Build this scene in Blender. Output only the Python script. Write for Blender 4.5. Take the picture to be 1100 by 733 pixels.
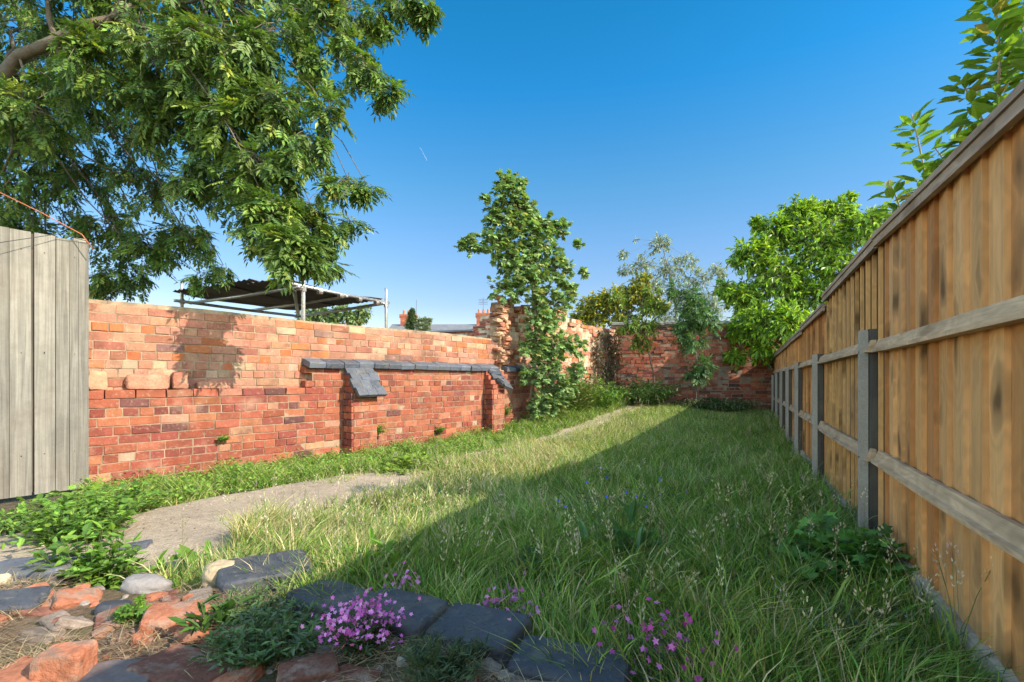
import bpy, math, random
import numpy as np
from mathutils import Vector, noise as mnoise
for o in list(bpy.data.objects): bpy.data.objects.remove(o)
SC = bpy.context.scene
COL = SC.collection
R = math.radians
EYE, F = 0.95, 520.0

# ------------------------------------------------------------------ camera, sky, sun, exposure
cam_d = bpy.data.cameras.new('camera'); cam = bpy.data.objects.new('camera', cam_d); COL.objects.link(cam)
cam.location = (0, 0, EYE); cam.rotation_euler = (R(90), 0, 0)
cam_d.sensor_width = 36; cam_d.lens = 36 * F / 1100; cam_d.shift_y = 41.5 / 1100
cam_d.clip_start = 0.02; cam_d.clip_end = 9000
SC.camera = cam
SUN_EL, SUN_PHI = 35.0, -27.0          # elevation; direction towards the sun measured from +X in the ground plane
W = bpy.data.worlds.new('World'); SC.world = W; W.use_nodes = True
nt = W.node_tree; nt.nodes.clear()
sky = nt.nodes.new('ShaderNodeTexSky'); sky.sky_type = 'NISHITA'; sky.sun_disc = False
sky.sun_elevation = R(SUN_EL); sky.sun_rotation = R(90 - SUN_PHI)
sky.altitude = 0; sky.air_density = 1.0; sky.dust_density = 0.25; sky.ozone_density = 2.2
hs = nt.nodes.new('ShaderNodeHueSaturation'); hs.inputs['Saturation'].default_value = 1.1; hs.inputs['Hue'].default_value = 0.495
bg = nt.nodes.new('ShaderNodeBackground'); bg.inputs['Strength'].default_value = 0.15
wo = nt.nodes.new('ShaderNodeOutputWorld')
# a deep clear blue ahead (north), sky overhead and to the south brightened, added fill for the shade
def _n(t, **k):
    n = nt.nodes.new(t)
    for a, b in k.items(): setattr(n, a, b)
    return n
tcw = _n('ShaderNodeTexCoord'); sx_ = _n('ShaderNodeSeparateXYZ'); nt.links.new(tcw.outputs['Generated'], sx_.inputs[0])
rp_ = _n('ShaderNodeValToRGB'); e_ = rp_.color_ramp.elements
for k_, (p_, c_) in enumerate(((.0, (.46, .37, .36)), (.15, (.29, .30, .36)), (.265, (.24, .33, .42)), (.36, (.16, .35, .44)), (.512, (.02, .35, .52)), (.60, (.002, .34, .49)))):
    el = e_[0] if k_ == 0 else e_.new(p_); el.position = p_; el.color = (*c_, 1)
e_[len(e_) - 1].color = (.002, .34, .48, 1)
nt.links.new(sx_.outputs['Z'], rp_.inputs[0])
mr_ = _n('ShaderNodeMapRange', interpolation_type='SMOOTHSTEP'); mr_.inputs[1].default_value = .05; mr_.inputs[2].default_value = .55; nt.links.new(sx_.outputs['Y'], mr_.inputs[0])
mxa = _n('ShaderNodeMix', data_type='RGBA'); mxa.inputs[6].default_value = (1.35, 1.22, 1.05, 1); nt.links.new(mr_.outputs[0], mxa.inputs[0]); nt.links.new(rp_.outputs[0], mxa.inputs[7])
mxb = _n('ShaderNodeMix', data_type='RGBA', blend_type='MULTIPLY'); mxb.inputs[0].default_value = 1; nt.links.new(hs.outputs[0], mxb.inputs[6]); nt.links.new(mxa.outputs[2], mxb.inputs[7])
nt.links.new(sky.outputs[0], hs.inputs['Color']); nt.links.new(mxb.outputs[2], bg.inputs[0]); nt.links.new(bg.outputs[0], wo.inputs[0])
sl = bpy.data.lights.new('sun', 'SUN'); so = bpy.data.objects.new('sun', sl); COL.objects.link(so)
sl.energy = 2.0; sl.angle = R(0.5); sl.color = (1.0, 0.97, 0.93)
sdir = Vector((math.cos(R(SUN_PHI)) * math.cos(R(SUN_EL)), math.sin(R(SUN_PHI)) * math.cos(R(SUN_EL)), math.sin(R(SUN_EL))))
so.rotation_euler = sdir.to_track_quat('Z', 'Y').to_euler(); so.location = (6, -3, 8)
SC.view_settings.view_transform = 'Standard'; SC.view_settings.look = 'None'
SC.view_settings.gamma = 1; SC.view_settings.use_curve_mapping = False; SC.view_settings.exposure = 1.92
SC.view_settings.use_white_balance = True; SC.view_settings.white_balance_temperature = 7600; SC.view_settings.white_balance_tint = 10
SC.cycles.max_bounces = 6; SC.cycles.diffuse_bounces = 4; SC.cycles.transparent_max_bounces = 4
SC.cycles.use_denoising = True

rng = np.random.default_rng(7)
random.seed(7)
A = np.array
def unit(v): return v / np.maximum(np.linalg.norm(v, axis=-1, keepdims=True), 1e-9)
def P(x, y, Y): return A([(x - 550) / F * Y, Y, EYE + (408 - y) / F * Y])      # a measured direction and a distance -> a place
def B(x, y, z=0.0):                                                        # the same for something at height z
    Y = F * (EYE - z) / (y - 408); return A([(x - 550) / F * Y, Y, z])
def nz(x, y, s=1.0, seed=0.0):                                              # smooth 2-D value field, about -1..1
    x = np.asarray(x) * s + seed * 13.7; y = np.asarray(y) * s - seed * 7.3
    return (np.sin(x * 1.7 + np.sin(y * 2.3 + 1.1) * 1.3) + np.sin(y * 1.9 + np.sin(x * 1.3 + 2.0) * 1.7)
            + 0.6 * np.sin(x * 4.1 + y * 3.3 + np.sin(x * 2.2 - y) * 1.5) + 0.4 * np.sin(x * 7.7 - y * 6.9)) / 3.0

# ------------------------------------------------------------------ mesh building
class MB:
    def __init__(s): s.v = []; s.f = {}; s.c = []; s.n = 0
    def add(s, V, faces, col=(1, 1, 1)):
        V = np.asarray(V, float).reshape(-1, 3); faces = np.asarray(faces, int)
        c = np.asarray(col, float)
        if c.ndim == 1: c = np.tile(c, (len(V), 1))
        s.v.append(V); s.c.append(c[:, :3]); s.f.setdefault(faces.shape[1], []).append(faces + s.n); s.n += len(V)
        return s
    def build(s, name, mat, parent=None, smooth=False, origin=None):
        me = bpy.data.meshes.new(name)
        V = np.concatenate(s.v); C = np.concatenate(s.c)
        if origin is not None: V = V - A(origin)
        me.vertices.add(len(V)); me.vertices.foreach_set('co', V.astype(np.float32).ravel())
        loops = []; starts = []; tot = 0
        for k, L in s.f.items():
            a = np.concatenate(L); loops.append(a.ravel()); starts.append(tot + np.arange(len(a)) * k); tot += a.size
        loops = np.concatenate(loops); starts = np.concatenate(starts)
        me.loops.add(len(loops)); me.loops.foreach_set('vertex_index', loops.astype(np.int32))
        me.polygons.add(len(starts)); me.polygons.foreach_set('loop_start', starts.astype(np.int32))
        me.update(calc_edges=True)
        me.polygons.foreach_set('use_smooth', np.full(len(starts), bool(smooth)))
        at = me.color_attributes.new('tint', 'FLOAT_COLOR', 'POINT')
        at.data.foreach_set('color', np.concatenate([C, np.ones((len(C), 1))], 1).astype(np.float32).ravel())
        me.materials.append(mat)
        o = bpy.data.objects.new(name, me); COL.objects.link(o)
        if parent is not None: o.parent = parent; 
        if origin is not None and parent is None: o.location = origin
        return o
def tag(o, label=None, cat=None, group=None, kind=None):
    if label: o['label'] = label
    if cat: o['category'] = cat
    if group: o['group'] = group
    if kind: o['kind'] = kind
    return o
def thing(name, label, cat, group=None, loc=(0, 0, 0)):
    # the Empty stands at the base of the thing; children are built in world coordinates and shifted back
    o = bpy.data.objects.new(name, None); COL.objects.link(o); o.empty_display_size = 0.1
    o.location = loc; return tag(o, label, cat, group)
def part(name, mb, mat, root, smooth=False):
    """root: an Empty at its location; or a part (whose own chain is resolved)"""
    off = A([0., 0., 0.]); p = root
    while p is not None: off = off + A(p.location); p = p.parent
    return mb.build(name, mat, root, smooth, origin=off)

BOXF = A([[0, 3, 2, 1], [4, 5, 6, 7], [0, 1, 5, 4], [1, 2, 6, 5], [2, 3, 7, 6], [3, 0, 4, 7]])
def box(mb, c, u, v, w, col=(1, 1, 1), jit=0.0):
    """c centre; u, v, w half vectors"""
    c, u, v, w = map(lambda a: np.asarray(a, float), (c, u, v, w))
    V = A([c - u - v - w, c + u - v - w, c + u + v - w, c - u + v - w, c - u - v + w, c + u - v + w, c + u + v + w, c - u + v + w])
    if jit: V = V + rng.normal(0, jit, V.shape)
    mb.add(V, BOXF, col)
# chamfered box, local coordinates -1..1, chamfer on every edge done as 24 verts is costly: front chamfer only (normal = +y)
def bricks(mb, C, U, N, half, cols, ch=0.0035, jit=0.0015, up=None):
    """many bricks: C (n,3) centres, U (3,) along, N (3,) outward, half (n,3) = half length, half depth, half height"""
    n = len(C); Z = A([0, 0, 1.0]) if up is None else up
    t = []
    for (a, b) in ((-1, -1), (1, -1), (1, 1), (-1, 1)): t.append((a, -1, b, 0, 0))
    for (a, b) in ((-1, -1), (1, -1), (1, 1), (-1, 1)): t.append((a, 1, b, 0, -1))
    for (a, b) in ((-1, -1), (1, -1), (1, 1), (-1, 1)): t.append((a, 1, b, 1, 0))
    t = A(t, float)
    l = half[:, None, 0] * t[None, :, 0] - ch * t[None, :, 3] * t[None, :, 0]
    d = half[:, None, 1] * t[None, :, 1] + ch * t[None, :, 4]
    h = half[:, None, 2] * t[None, :, 2] - ch * t[None, :, 3] * t[None, :, 2]
    rot = rng.normal(0, 0.012, (n, 1)); h2 = h + rot * l; d2 = d + rng.normal(0, 0.012, (n, 1)) * l
    V = C[:, None, :] + l[..., None] * U + d2[..., None] * N + h2[..., None] * Z
    V = V + rng.normal(0, jit, V.shape)
    f = A([[0, 1, 5, 4], [1, 2, 6, 5], [2, 3, 7, 6], [3, 0, 4, 7], [4, 5, 9, 8], [5, 6, 10, 9], [6, 7, 11, 10], [7, 4, 8, 11], [8, 9, 10, 11], [3, 2, 1, 0]])
    Fc = (f[None] + (np.arange(n) * 12)[:, None, None]).reshape(-1, 4)
    mb.add(V.reshape(-1, 3), Fc, np.repeat(cols, 12, 0))
def tube(mb, pts, r0, r1=None, sides=8, col=(1, 1, 1), cap=True):
    tubes(mb, np.asarray(pts, float)[None], A([[r0, r1 if r1 is not None else r0]]), sides, col)
def tubes(mb, pts, rr, sides=5, col=(1, 1, 1)):
    """pts (T,K,3); rr (T,2) start and end radius"""
    T, K, _ = pts.shape
    d = np.gradient(pts, axis=1); d = unit(d)
    ref = np.where(np.abs(d[..., 2:3]) > 0.9, A([1.0, 0, 0]), A([0, 0, 1.0]))
    s = unit(np.cross(d, ref)); t = np.cross(d, s)
    k = np.linspace(0, 1, K)[None, :]
    r = rr[:, 0:1] * (1 - k) + rr[:, 1:2] * k
    a = np.arange(sides) * 2 * math.pi / sides
    V = pts[:, :, None, :] + r[..., None, None] * (np.cos(a)[None, None, :, None] * s[:, :, None, :] + np.sin(a)[None, None, :, None] * t[:, :, None, :])
    i = np.arange(K - 1)[:, None] * sides; j = np.arange(sides)[None, :]; j2 = (j + 1) % sides
    f = np.stack([i + j, i + j2, i + j2 + sides, i + j + sides], -1).reshape(-1, 4)
    Fc = (f[None] + (np.arange(T) * K * sides)[:, None, None]).reshape(-1, 4)
    c = np.asarray(col, float)
    if c.ndim == 2: c = np.repeat(c, K * sides, 0)
    mb.add(V.reshape(-1, 3), Fc, c)
    ends = np.arange(sides)
    fe = np.concatenate([(ends[::-1][None] + (np.arange(T) * K * sides)[:, None]), (ends[None] + (np.arange(T) * K * sides)[:, None] + (K - 1) * sides)])
    mb.f.setdefault(sides, []).append(fe + mb.n - T * K * sides)

# leaf templates: (along, across, up) and faces
LEAF = (A([[0, 0, 0], [.3, .42, .05], [.7, .34, .03], [1, 0, -.1], [.7, -.34, .03], [.3, -.42, .05], [.45, 0, -.06]], float),
        A([[0, 6, 1, 1], [1, 6, 2, 2], [2, 6, 3, 3], [3, 6, 4, 4], [4, 6, 5, 5], [5, 6, 0, 0]])[:, :3])
LEAFS = (A([[0, 0, 0], [.42, .5, .04], [1, 0, -.08], [.42, -.5, .04]], float), A([[0, 2, 1], [0, 3, 2]]))
MAPLE = (A([[0, 0, 0], [.1, .38, 0], [.28, .62, -.06], [.38, .36, .02], [.66, .62, -.05], [.68, .22, .03], [1, 0, -.1],
            [.68, -.22, .03], [.66, -.62, -.05], [.38, -.36, .02], [.28, -.62, -.06], [.1, -.38, 0], [.35, 0, .03]], float),
         A([[12, a, a + 1] for a in range(0, 11)] + [[12, 11, 0]]))
def inst(mb, tpl, pos, D, N, L, Wd, col):
    V, f = tpl; n = len(pos)
    D = unit(D); S = unit(np.cross(N, D)); U = np.cross(D, S)
    L = np.broadcast_to(L, (n,)); Wd = np.broadcast_to(Wd, (n,))
    W_ = pos[:, None, :] + V[None, :, 0, None] * (D * L[:, None])[:, None, :] + V[None, :, 1, None] * (S * Wd[:, None])[:, None, :] + V[None, :, 2, None] * (U * L[:, None])[:, None, :]
    Fc = (f[None] + (np.arange(n) * len(V))[:, None, None]).reshape(-1, f.shape[1])
    mb.add(W_.reshape(-1, 3), Fc, np.repeat(col, len(V), 0))
def colvar(n, cols, var=0.18, w=None):
    cols = A(cols, float); i = rng.choice(len(cols), n, p=w)
    return np.clip(cols[i] * (1 + rng.normal(0, var, (n, 1))) * (1 + rng.normal(0, var * 0.25, (n, 3))), 0.004, 1)
def rdir(n): return unit(rng.normal(0, 1, (n, 3)))
def blades(mb, base, h, lean, w, col, segs=(0, .4, .75)):
    """grass blades: base (n,3), h (n,), lean (n,3) horizontal displacement of the tip, w (n,)"""
    n = len(base); a = rng.uniform(0, 2 * math.pi, n)
    S = np.stack([np.cos(a), np.sin(a), np.zeros(n)], -1)
    lv = []
    for k, t in enumerate(segs):
        c = base + lean * (t ** 2)[..., None] if False else base + lean * t ** 2 + A([0, 0, 1.0]) * (h * (t - .12 * t * t))[:, None]
        ww = (w * (1 - .45 * t))[:, None] * .5
        lv += [c - S * ww, c + S * ww]
    lv.append(base + lean + A([0, 0, 1.0]) * (h * .84)[:, None])
    V = np.stack(lv, 1); K = V.shape[1]; m = len(segs)
    q = A([[2 * k, 2 * k + 1, 2 * k + 3, 2 * k + 2] for k in range(m - 1)]); t3 = A([[2 * m - 2, 2 * m - 1, 2 * m]])
    o = (np.arange(n) * K)[:, None, None]
    st = mb.n; mb.add(V.reshape(-1, 3), (q[None] + o).reshape(-1, 4), np.repeat(col, K, 0))
    mb.f.setdefault(3, []).append((t3[None] + o).reshape(-1, 3) + st)
def lump(mb, c, size, yaw, k=6.0, amp=0.06, seed=0, col=(1, 1, 1), tilt=(0, 0), n=7, chip=0):
    """rounded, worn block: k-norm cube with noise. size = full length, width, height; c = centre of its base"""
    g = np.linspace(-1, 1, n + 1); V = []; Fs = []
    a, b = np.meshgrid(g, g, indexing='ij'); a = a.ravel(); b = b.ravel(); e = np.ones_like(a)
    for (x, y, z) in ((e, a, b), (-e, b, a), (b, e, a), (a, -e, b), (a, b, e), (b, a, -e)):
        s0 = len(V) * (n + 1) ** 2; V.append(np.stack([x, y, z], -1))
        i, j = np.meshgrid(np.arange(n), np.arange(n), indexing='ij'); i = i.ravel(); j = j.ravel()
        q = i * (n + 1) + j; Fs.append(np.stack([q, q + n + 1, q + n + 2, q + 1], -1) + s0)
    V = np.concatenate(V); Fs = np.concatenate(Fs)
    V = V / (np.sum(np.abs(V) ** k, 1) ** (1 / k))[:, None]
    ns = A([mnoise.noise(Vector(p * 1.3) + Vector((seed * 3.1, seed * 1.7, 0))) + .5 * mnoise.noise(Vector(p * 3.2) + Vector((0, seed * 2.7, seed))) for p in V])
    V = V * (1 + amp * 2 * ns)[:, None]
    V = V * A(size) / 2
    ct, st_ = math.cos(tilt[0]), math.sin(tilt[0]); V = V @ A([[1, 0, 0], [0, ct, -st_], [0, st_, ct]]).T
    ct, st_ = math.cos(tilt[1]), math.sin(tilt[1]); V = V @ A([[ct, 0, st_], [0, 1, 0], [-st_, 0, ct]]).T
    ct, st_ = math.cos(yaw), math.sin(yaw); V = V @ A([[ct, -st_, 0], [st_, ct, 0], [0, 0, 1]]).T
    mb.add(V + A(c) + A([0, 0, size[2] / 2]), Fs, col)
def coping(mb, c, L, Wd, H, yaw, seed=0, col=(1, 1, 1), tilt=(0, 0)):
    """bullnosed blue coping block: profile swept along its length"""
    prof = [(-1, 0), (-1, .72), (-.97, .88), (-.90, .97), (-.78, 1.0), (0, 1.01), (.78, 1.0), (.90, .97), (.97, .88), (1, .72), (1, 0)]
    xs = [-1, -.97, -.4, .3, .97, 1]; sh = [.965, 1, 1, 1, 1, .965]; V = []
    for x, s in zip(xs, sh):
        for (y, z) in prof:
            w = mnoise.noise(Vector((x * 1.5 + seed * 3.3, y, z * 2))) * .05
            V.append((x * L / 2, y * Wd / 2 * s * (1 + w), (z * s * (1 + w * .6)) * H))
    V = A(V); n = len(prof); Fs = []
    for i in range(len(xs) - 1):
        for j in range(n):
            k = (j + 1) % n; Fs.append([i * n + j, i * n + k, (i + 1) * n + k, (i + 1) * n + j])
    m = A(tilt); ct, st_ = math.cos(m[0]), math.sin(m[0]); V = V @ A([[1, 0, 0], [0, ct, -st_], [0, st_, ct]]).T
    ct, st_ = math.cos(m[1]), math.sin(m[1]); V = V @ A([[ct, 0, st_], [0, 1, 0], [-st_, 0, ct]]).T
    ct, st_ = math.cos(yaw), math.sin(yaw); V = V @ A([[ct, -st_, 0], [st_, ct, 0], [0, 0, 1]]).T
    s0 = mb.n; mb.add(V + A(c), A(Fs), col)
    mb.f.setdefault(n, []).append(A([list(range(n))[::-1], [(len(xs) - 1) * n + j for j in range(n)]]) + s0)

# ------------------------------------------------------------------ materials
def mat(name, rough=0.85, spec=0.3, bump=None, noise=None, dirt=None, translucent=0.0, metal=0.0, base=None, grain=None, coat=0, extra=None):
    """tint attribute x procedural variation. noise=(scale, amount); bump=(scale, strength, distance); dirt=(scale, colour, lo, hi)"""
    m = bpy.data.materials.new(name); m.use_nodes = True; t = m.node_tree; t.nodes.clear(); N = t.nodes.new; L = t.links.new
    out = N('ShaderNodeOutputMaterial'); pr = N('ShaderNodeBsdfPrincipled')
    pr.inputs['Roughness'].default_value = rough; pr.inputs['Specular IOR Level'].default_value = spec; pr.inputs['Metallic'].default_value = metal
    at = N('ShaderNodeAttribute'); at.attribute_name = 'tint'; c = at.outputs['Color']
    geo = N('ShaderNodeNewGeometry'); tc = geo.outputs['Position']
    def nzt(scale, detail=5, vec=None, rgh=.6):
        n = N('ShaderNodeTexNoise'); n.inputs['Scale'].default_value = scale; n.inputs['Detail'].default_value = detail; n.inputs['Roughness'].default_value = rgh
        L(vec if vec is not None else tc, n.inputs['Vector']); return n.outputs['Fac']
    def ramp(f, lo, hi, a, b):
        r = N('ShaderNodeMapRange'); r.inputs[1].default_value = lo; r.inputs[2].default_value = hi; r.inputs[3].default_value = a; r.inputs[4].default_value = b; L(f, r.inputs[0]); return r.outputs[0]
    def mix(f, a, b, typ='MIX'):
        x = N('ShaderNodeMix'); x.data_type = 'RGBA'; x.blend_type = typ
        if isinstance(f, (int, float)): x.inputs[0].default_value = f
        else: L(f, x.inputs[0])
        for s, v in ((6, a), (7, b)):
            if isinstance(v, tuple): x.inputs[s].default_value = (*v, 1)
            else: L(v, x.inputs[s])
        return x.outputs[2]
    def scale(f, c_):
        v = N('ShaderNodeVectorMath'); v.operation = 'SCALE'; L(c_, v.inputs[0]); L(f, v.inputs['Scale']); return v.outputs[0]
    if noise:
        for (s, a) in (noise if isinstance(noise, list) else [noise]): c = scale(ramp(nzt(s), .25, .75, 1 - a, 1 + a), c)
    for d in (dirt or []):
        s, dc, lo, hi = d[:4]; c = mix(ramp(nzt(s, 6), lo, hi, 0, d[4] if len(d) > 4 else 1), c, dc)
    hgt = None
    if grain:
        gs, ga = grain
        mp = N('ShaderNodeMapping'); L(tc, mp.inputs['Vector']); mp.inputs['Scale'].default_value = gs
        # grain warped by slow noise, with knots
        g = N('ShaderNodeTexNoise'); g.inputs['Scale'].default_value = 1; g.inputs['Detail'].default_value = 6; g.inputs['Distortion'].default_value = 1.1; L(mp.outputs[0], g.inputs['Vector'])
        c = scale(ramp(g.outputs['Fac'], .3, .7, 1 - ga, 1 + ga * .7), c); hgt = g.outputs['Fac']
    if extra: c, hgt = extra(N, L, c, tc, nzt, ramp, mix, scale, hgt)
    L(c, pr.inputs['Base Color'])
    if bump:
        bs, bst, bd = bump; bn = N('ShaderNodeBump'); bn.inputs['Strength'].default_value = bst; bn.inputs['Distance'].default_value = bd
        h = nzt(bs, 6, rgh=.65)
        if hgt is not None:
            ad = N('ShaderNodeMath'); ad.operation = 'ADD'; L(h, ad.inputs[0]); L(hgt, ad.inputs[1]); h = ad.outputs[0]
        L(h, bn.inputs['Height']); L(bn.outputs[0], pr.inputs['Normal'])
    if translucent:
        tr = N('ShaderNodeBsdfTranslucent'); ms = N('ShaderNodeMixShader'); ms.inputs[0].default_value = translucent
        tc2 = mix(1.0, c, (1.25, 1.25, .55), 'MULTIPLY'); L(tc2, tr.inputs[0])
        L(pr.outputs[0], ms.inputs[1]); L(tr.outputs[0], ms.inputs[2]); L(ms.outputs[0], out.inputs[0])
    else: L(pr.outputs[0], out.inputs[0])
    return m
def knots(sc_, strength=.75):
    def fn(N, L, c, tc, nzt, ramp, mix, scale, hgt):
        mp = N('ShaderNodeMapping'); mp.inputs['Scale'].default_value = sc_; L(tc, mp.inputs['Vector'])
        nn = N('ShaderNodeTexNoise'); nn.inputs['Scale'].default_value = 6; L(tc, nn.inputs['Vector'])
        va = N('ShaderNodeVectorMath'); va.operation = 'MULTIPLY_ADD'; L(nn.outputs['Color'], va.inputs[0]); va.inputs[1].default_value = (.8, .8, .8); L(mp.outputs[0], va.inputs[2])
        v = N('ShaderNodeTexVoronoi'); v.inputs['Scale'].default_value = 1; L(va.outputs[0], v.inputs['Vector'])
        k = ramp(v.outputs['Distance'], .08, .40, strength, 0)
        c = mix(k, c, (.105, .052, .022))
        w = N('ShaderNodeMath'); w.operation = 'SINE'; mm = N('ShaderNodeMath'); mm.operation = 'MULTIPLY'; mm.inputs[1].default_value = 34; L(v.outputs['Distance'], mm.inputs[0]); L(mm.outputs[0], w.inputs[0])
        c = scale(ramp(w.outputs[0], -1, 1, .93, 1.05), c)
        g = nzt(1.1, 3); c = mix(ramp(g, .46, .70, 0, .40), c, (.36, .235, .145))
        return c, hgt
    return fn
M = {}
def blotch(N, L, c, tc, nzt, ramp, mix, scale, hgt):
    # lime bloom and soot with a grain of its own
    c = mix(ramp(nzt(30, 4), .56, .74, 0, .42), c, (.50, .34, .25)); c = mix(ramp(nzt(55, 4), .60, .72, 0, .5), c, (.10, .055, .045)); return c, hgt
M['brick'] = mat('weathered_brick', .9, .15, bump=(60, .8, .006), noise=[(9, .22), (70, .16)], dirt=[(3.1, (.52, .33, .22), .56, .72, .38), (2.2, (.11, .05, .04), .52, .72, .62), (7, (.13, .06, .045), .58, .72, .6)], extra=blotch)
M['brick_old'] = mat('crumbling_brick', .95, .1, bump=(38, .9, .010), noise=[(8, .28), (50, .2)], dirt=[(6, (.55, .38, .25), .5, .68, .5), (4, (.13, .07, .05), .6, .75, .6)])
M['mortar'] = mat('lime_mortar', .95, .1, bump=(80, .6, .004), noise=[(14, .3)], dirt=[(5, (.12, .08, .055), .5, .7, .7)])
M['coping'] = mat('blue_coping', .62, .35, bump=(55, .8, .004), noise=[(12, .25), (90, .12)], dirt=[(9, (.13, .12, .095), .50, .68, .75), (30, (.26, .24, .20), .60, .68, .55), (60, (.02, .02, .022), .58, .66, .7)])
M['stone'] = mat('rough_stone', .9, .2, bump=(45, .8, .006), noise=[(14, .25), (60, .15)])
M['rubble'] = mat('rubble_brick', .92, .12, bump=(45, 1, .009), noise=[(10, .28), (60, .28)], dirt=[(14, (.36, .28, .22), .50, .62, .6), (7, (.10, .065, .045), .55, .68, .75)])
M['fence'] = mat('sawn_fence_board', .75, .25, bump=(90, .35, .002), noise=[(3, .12)], grain=((17, 17, 1.0), .20), extra=knots((6.2, 6.2, 3.2), .9))
M['rail'] = mat('weathered_rail', .8, .2, bump=(70, .4, .002), noise=[(5, .15)], grain=((7, 3, 60), .22), extra=knots((4, 3, 9), .5))
M['grey_wood'] = mat('silvered_board', .85, .2, bump=(90, .5, .003), noise=[(4, .18), (30, .08)], grain=((42, 42, 1.4), .34), extra=lambda N, L, c, tc, nzt, ramp, mix, scale, hgt: (mix(ramp(nzt(4, 4), .5, .7, 0, .6), c, (.13, .11, .085)), hgt))
M['concrete'] = mat('rough_concrete', .92, .2, bump=(110, .6, .003), noise=[(6, .15), (120, .22)])
M['path'] = mat('old_path_concrete', .95, .12, bump=(38, 1.0, .018), noise=[(2.5, .2), (24, .2), (110, .32)], dirt=[(5, (.13, .105, .07), .60, .74, .6), (11, (.10, .13, .05), .68, .78, .5)])
M['soil'] = mat('garden_soil', .97, .1, bump=(28, 1, .03), noise=[(3, .25), (40, .35)], dirt=[(6, (.17, .135, .085), .46, .66, .8), (2, (.055, .075, .025), .48, .66, .7)])
M['leaf'] = mat('leaf', .5, .35, translucent=.32, noise=[(25, .12)])
M['leaf_gloss'] = mat('glossy_leaf', .38, .5, translucent=.34, noise=[(30, .1)])
M['grass'] = mat('grass_blade', .6, .3, translucent=.32)
M['petal'] = mat('petal', .6, .2, translucent=.3)
M['bark'] = mat('bark', .9, .2, bump=(50, .8, .006), noise=[(14, .3), (50, .2)])
M['steel'] = mat('galvanised_tube', .42, .5, metal=.75, bump=(40, .2, .002), noise=[(18, .25)])
M['sheet'] = mat('roof_sheet', .8, .2, bump=(20, .4, .004), noise=[(3, .2), (20, .12)])
M['slate'] = mat('slate_roof', .6, .4, bump=(6, .5, .02), noise=[(2, .2), (9, .15)])
M['plastic'] = mat('cord_plastic', .5, .4)

# ------------------------------------------------------------------ the ground
wd = A([.641, .768, 0]); wn = A([.768, -.641, 0]); WO = A([-3.58, 4.10, 0])       # left wall: direction, outward normal, origin
def WP(s, off, z): return WO + wd * s + wn * off + A([0, 0, z])
fd = A([.4312, .9023, 0]); fn = A([-.9023, .4312, 0]); FO = A([.70, 0, 0])          # fence: direction away, normal to the garden
def FP(Y, off, z): return A([.70 + .478 * Y, Y, z]) + fn * off
EDGE = A([[-9, 2.4], [-2.3, 2.05], [-1.75, 2.0], [-1.05, 1.93], [-.62, 1.68], [-.36, 1.59], [-.08, 1.44], [.17, 1.27], [.45, 1.05], [.8, .7], [1.2, .2], [9, -3]])
def smooth(a, b, x): t = np.clip((x - a) / (b - a), 0, 1); return t * t * (3 - 2 * t)
def gz(x, y):
    x = np.asarray(x, float); y = np.asarray(y, float)
    far = .42 * smooth(6.8, 11.2, y) * (1 - .45 * smooth(2.5, 5.5, x)) * (1 - .6 * smooth(14, 30, y))
    ye = np.interp(x, EDGE[:, 0], EDGE[:, 1])
    bed = .13 * (1 - smooth(-.10, .10, y - ye))
    s = (x - WO[0]) * wn[0] + (y - WO[1]) * wn[1]
    near = (np.abs(x) < 14) & (y < 16)
    return far + bed + np.where(near, .018 * nz(x, y, 2.2) + .008 * nz(x, y, 9, 2), 0) * np.where(y < 3.2, 1, .8)
xs = np.concatenate([[-4000, -1500, -500, -200, -80, -40, -20, -12], np.linspace(-8, 8, 321), [12, 20, 40, 80, 200, 500, 1500, 4000]])
ys = np.concatenate([[-4000, -1500, -500, -100, -30, -8], np.linspace(-2, 14, 321), [18, 26, 40, 80, 200, 500, 1500, 4000]])
gx, gy = np.meshgrid(xs, ys, indexing='ij'); g = MB(); nn_ = len(ys)
i, j = np.meshgrid(np.arange(len(xs) - 1), np.arange(nn_ - 1), indexing='ij'); q = (i * nn_ + j).ravel()
gv = np.stack([gx, gy, gz(gx, gy)], -1).reshape(-1, 3)
gc = A([.11, .088, .058]) * (1 + .15 * nz(gv[:, 0], gv[:, 1], 3)[:, None])
bedm = ((gv[:, 1] < np.interp(gv[:, 0], EDGE[:, 0], EDGE[:, 1]) + .05) & (gv[:, 0] < 0))[:, None]; gc = np.where(bedm, A([.20, .125, .085]), gc)
g.add(gv, np.stack([q, q + nn_, q + nn_ + 1, q + 1], -1), gc)
tag(g.build('ground', M['soil'], smooth=True), kind='structure')

# path: a cracked concrete strip that runs along the left wall
def path_off(Y):                                                       # near and far offset (in X) from the wall line
    return (np.interp(Y, [1.8, 2.6, 3.2, 3.8, 5, 6, 8.5, 11], [.9, 1.2, 1.60, 1.22, 1.38, 1.36, 1.00, .75]),
            np.interp(Y, [1.8, 2.2, 2.6, 2.9, 3.2, 4.0, 4.6, 5.2, 6, 8.5, 11], [3.9, 3.75, 3.35, 3.05, 2.92, 2.78, 2.45, 1.85, 1.75, 1.50, 1.10]))
pb = MB(); Ys = np.linspace(2.15, 10.8, 130); nc = 9; pv = []
for k, Y in enumerate(Ys):
    a, b = path_off(Y); wx = -7.0 + .8346 * Y
    a += .05 * nz(Y, 0, 5, 1); b += .06 * nz(Y, 3, 6, 2)
    for m in range(nc):
        x = wx + a + (b - a) * m / (nc - 1); z = gz(x, Y) + .026 - (.035 if m in (0, nc - 1) else 0) + .006 * nz(x, Y, 5, 4)
        pv.append((x, Y, z))
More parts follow.
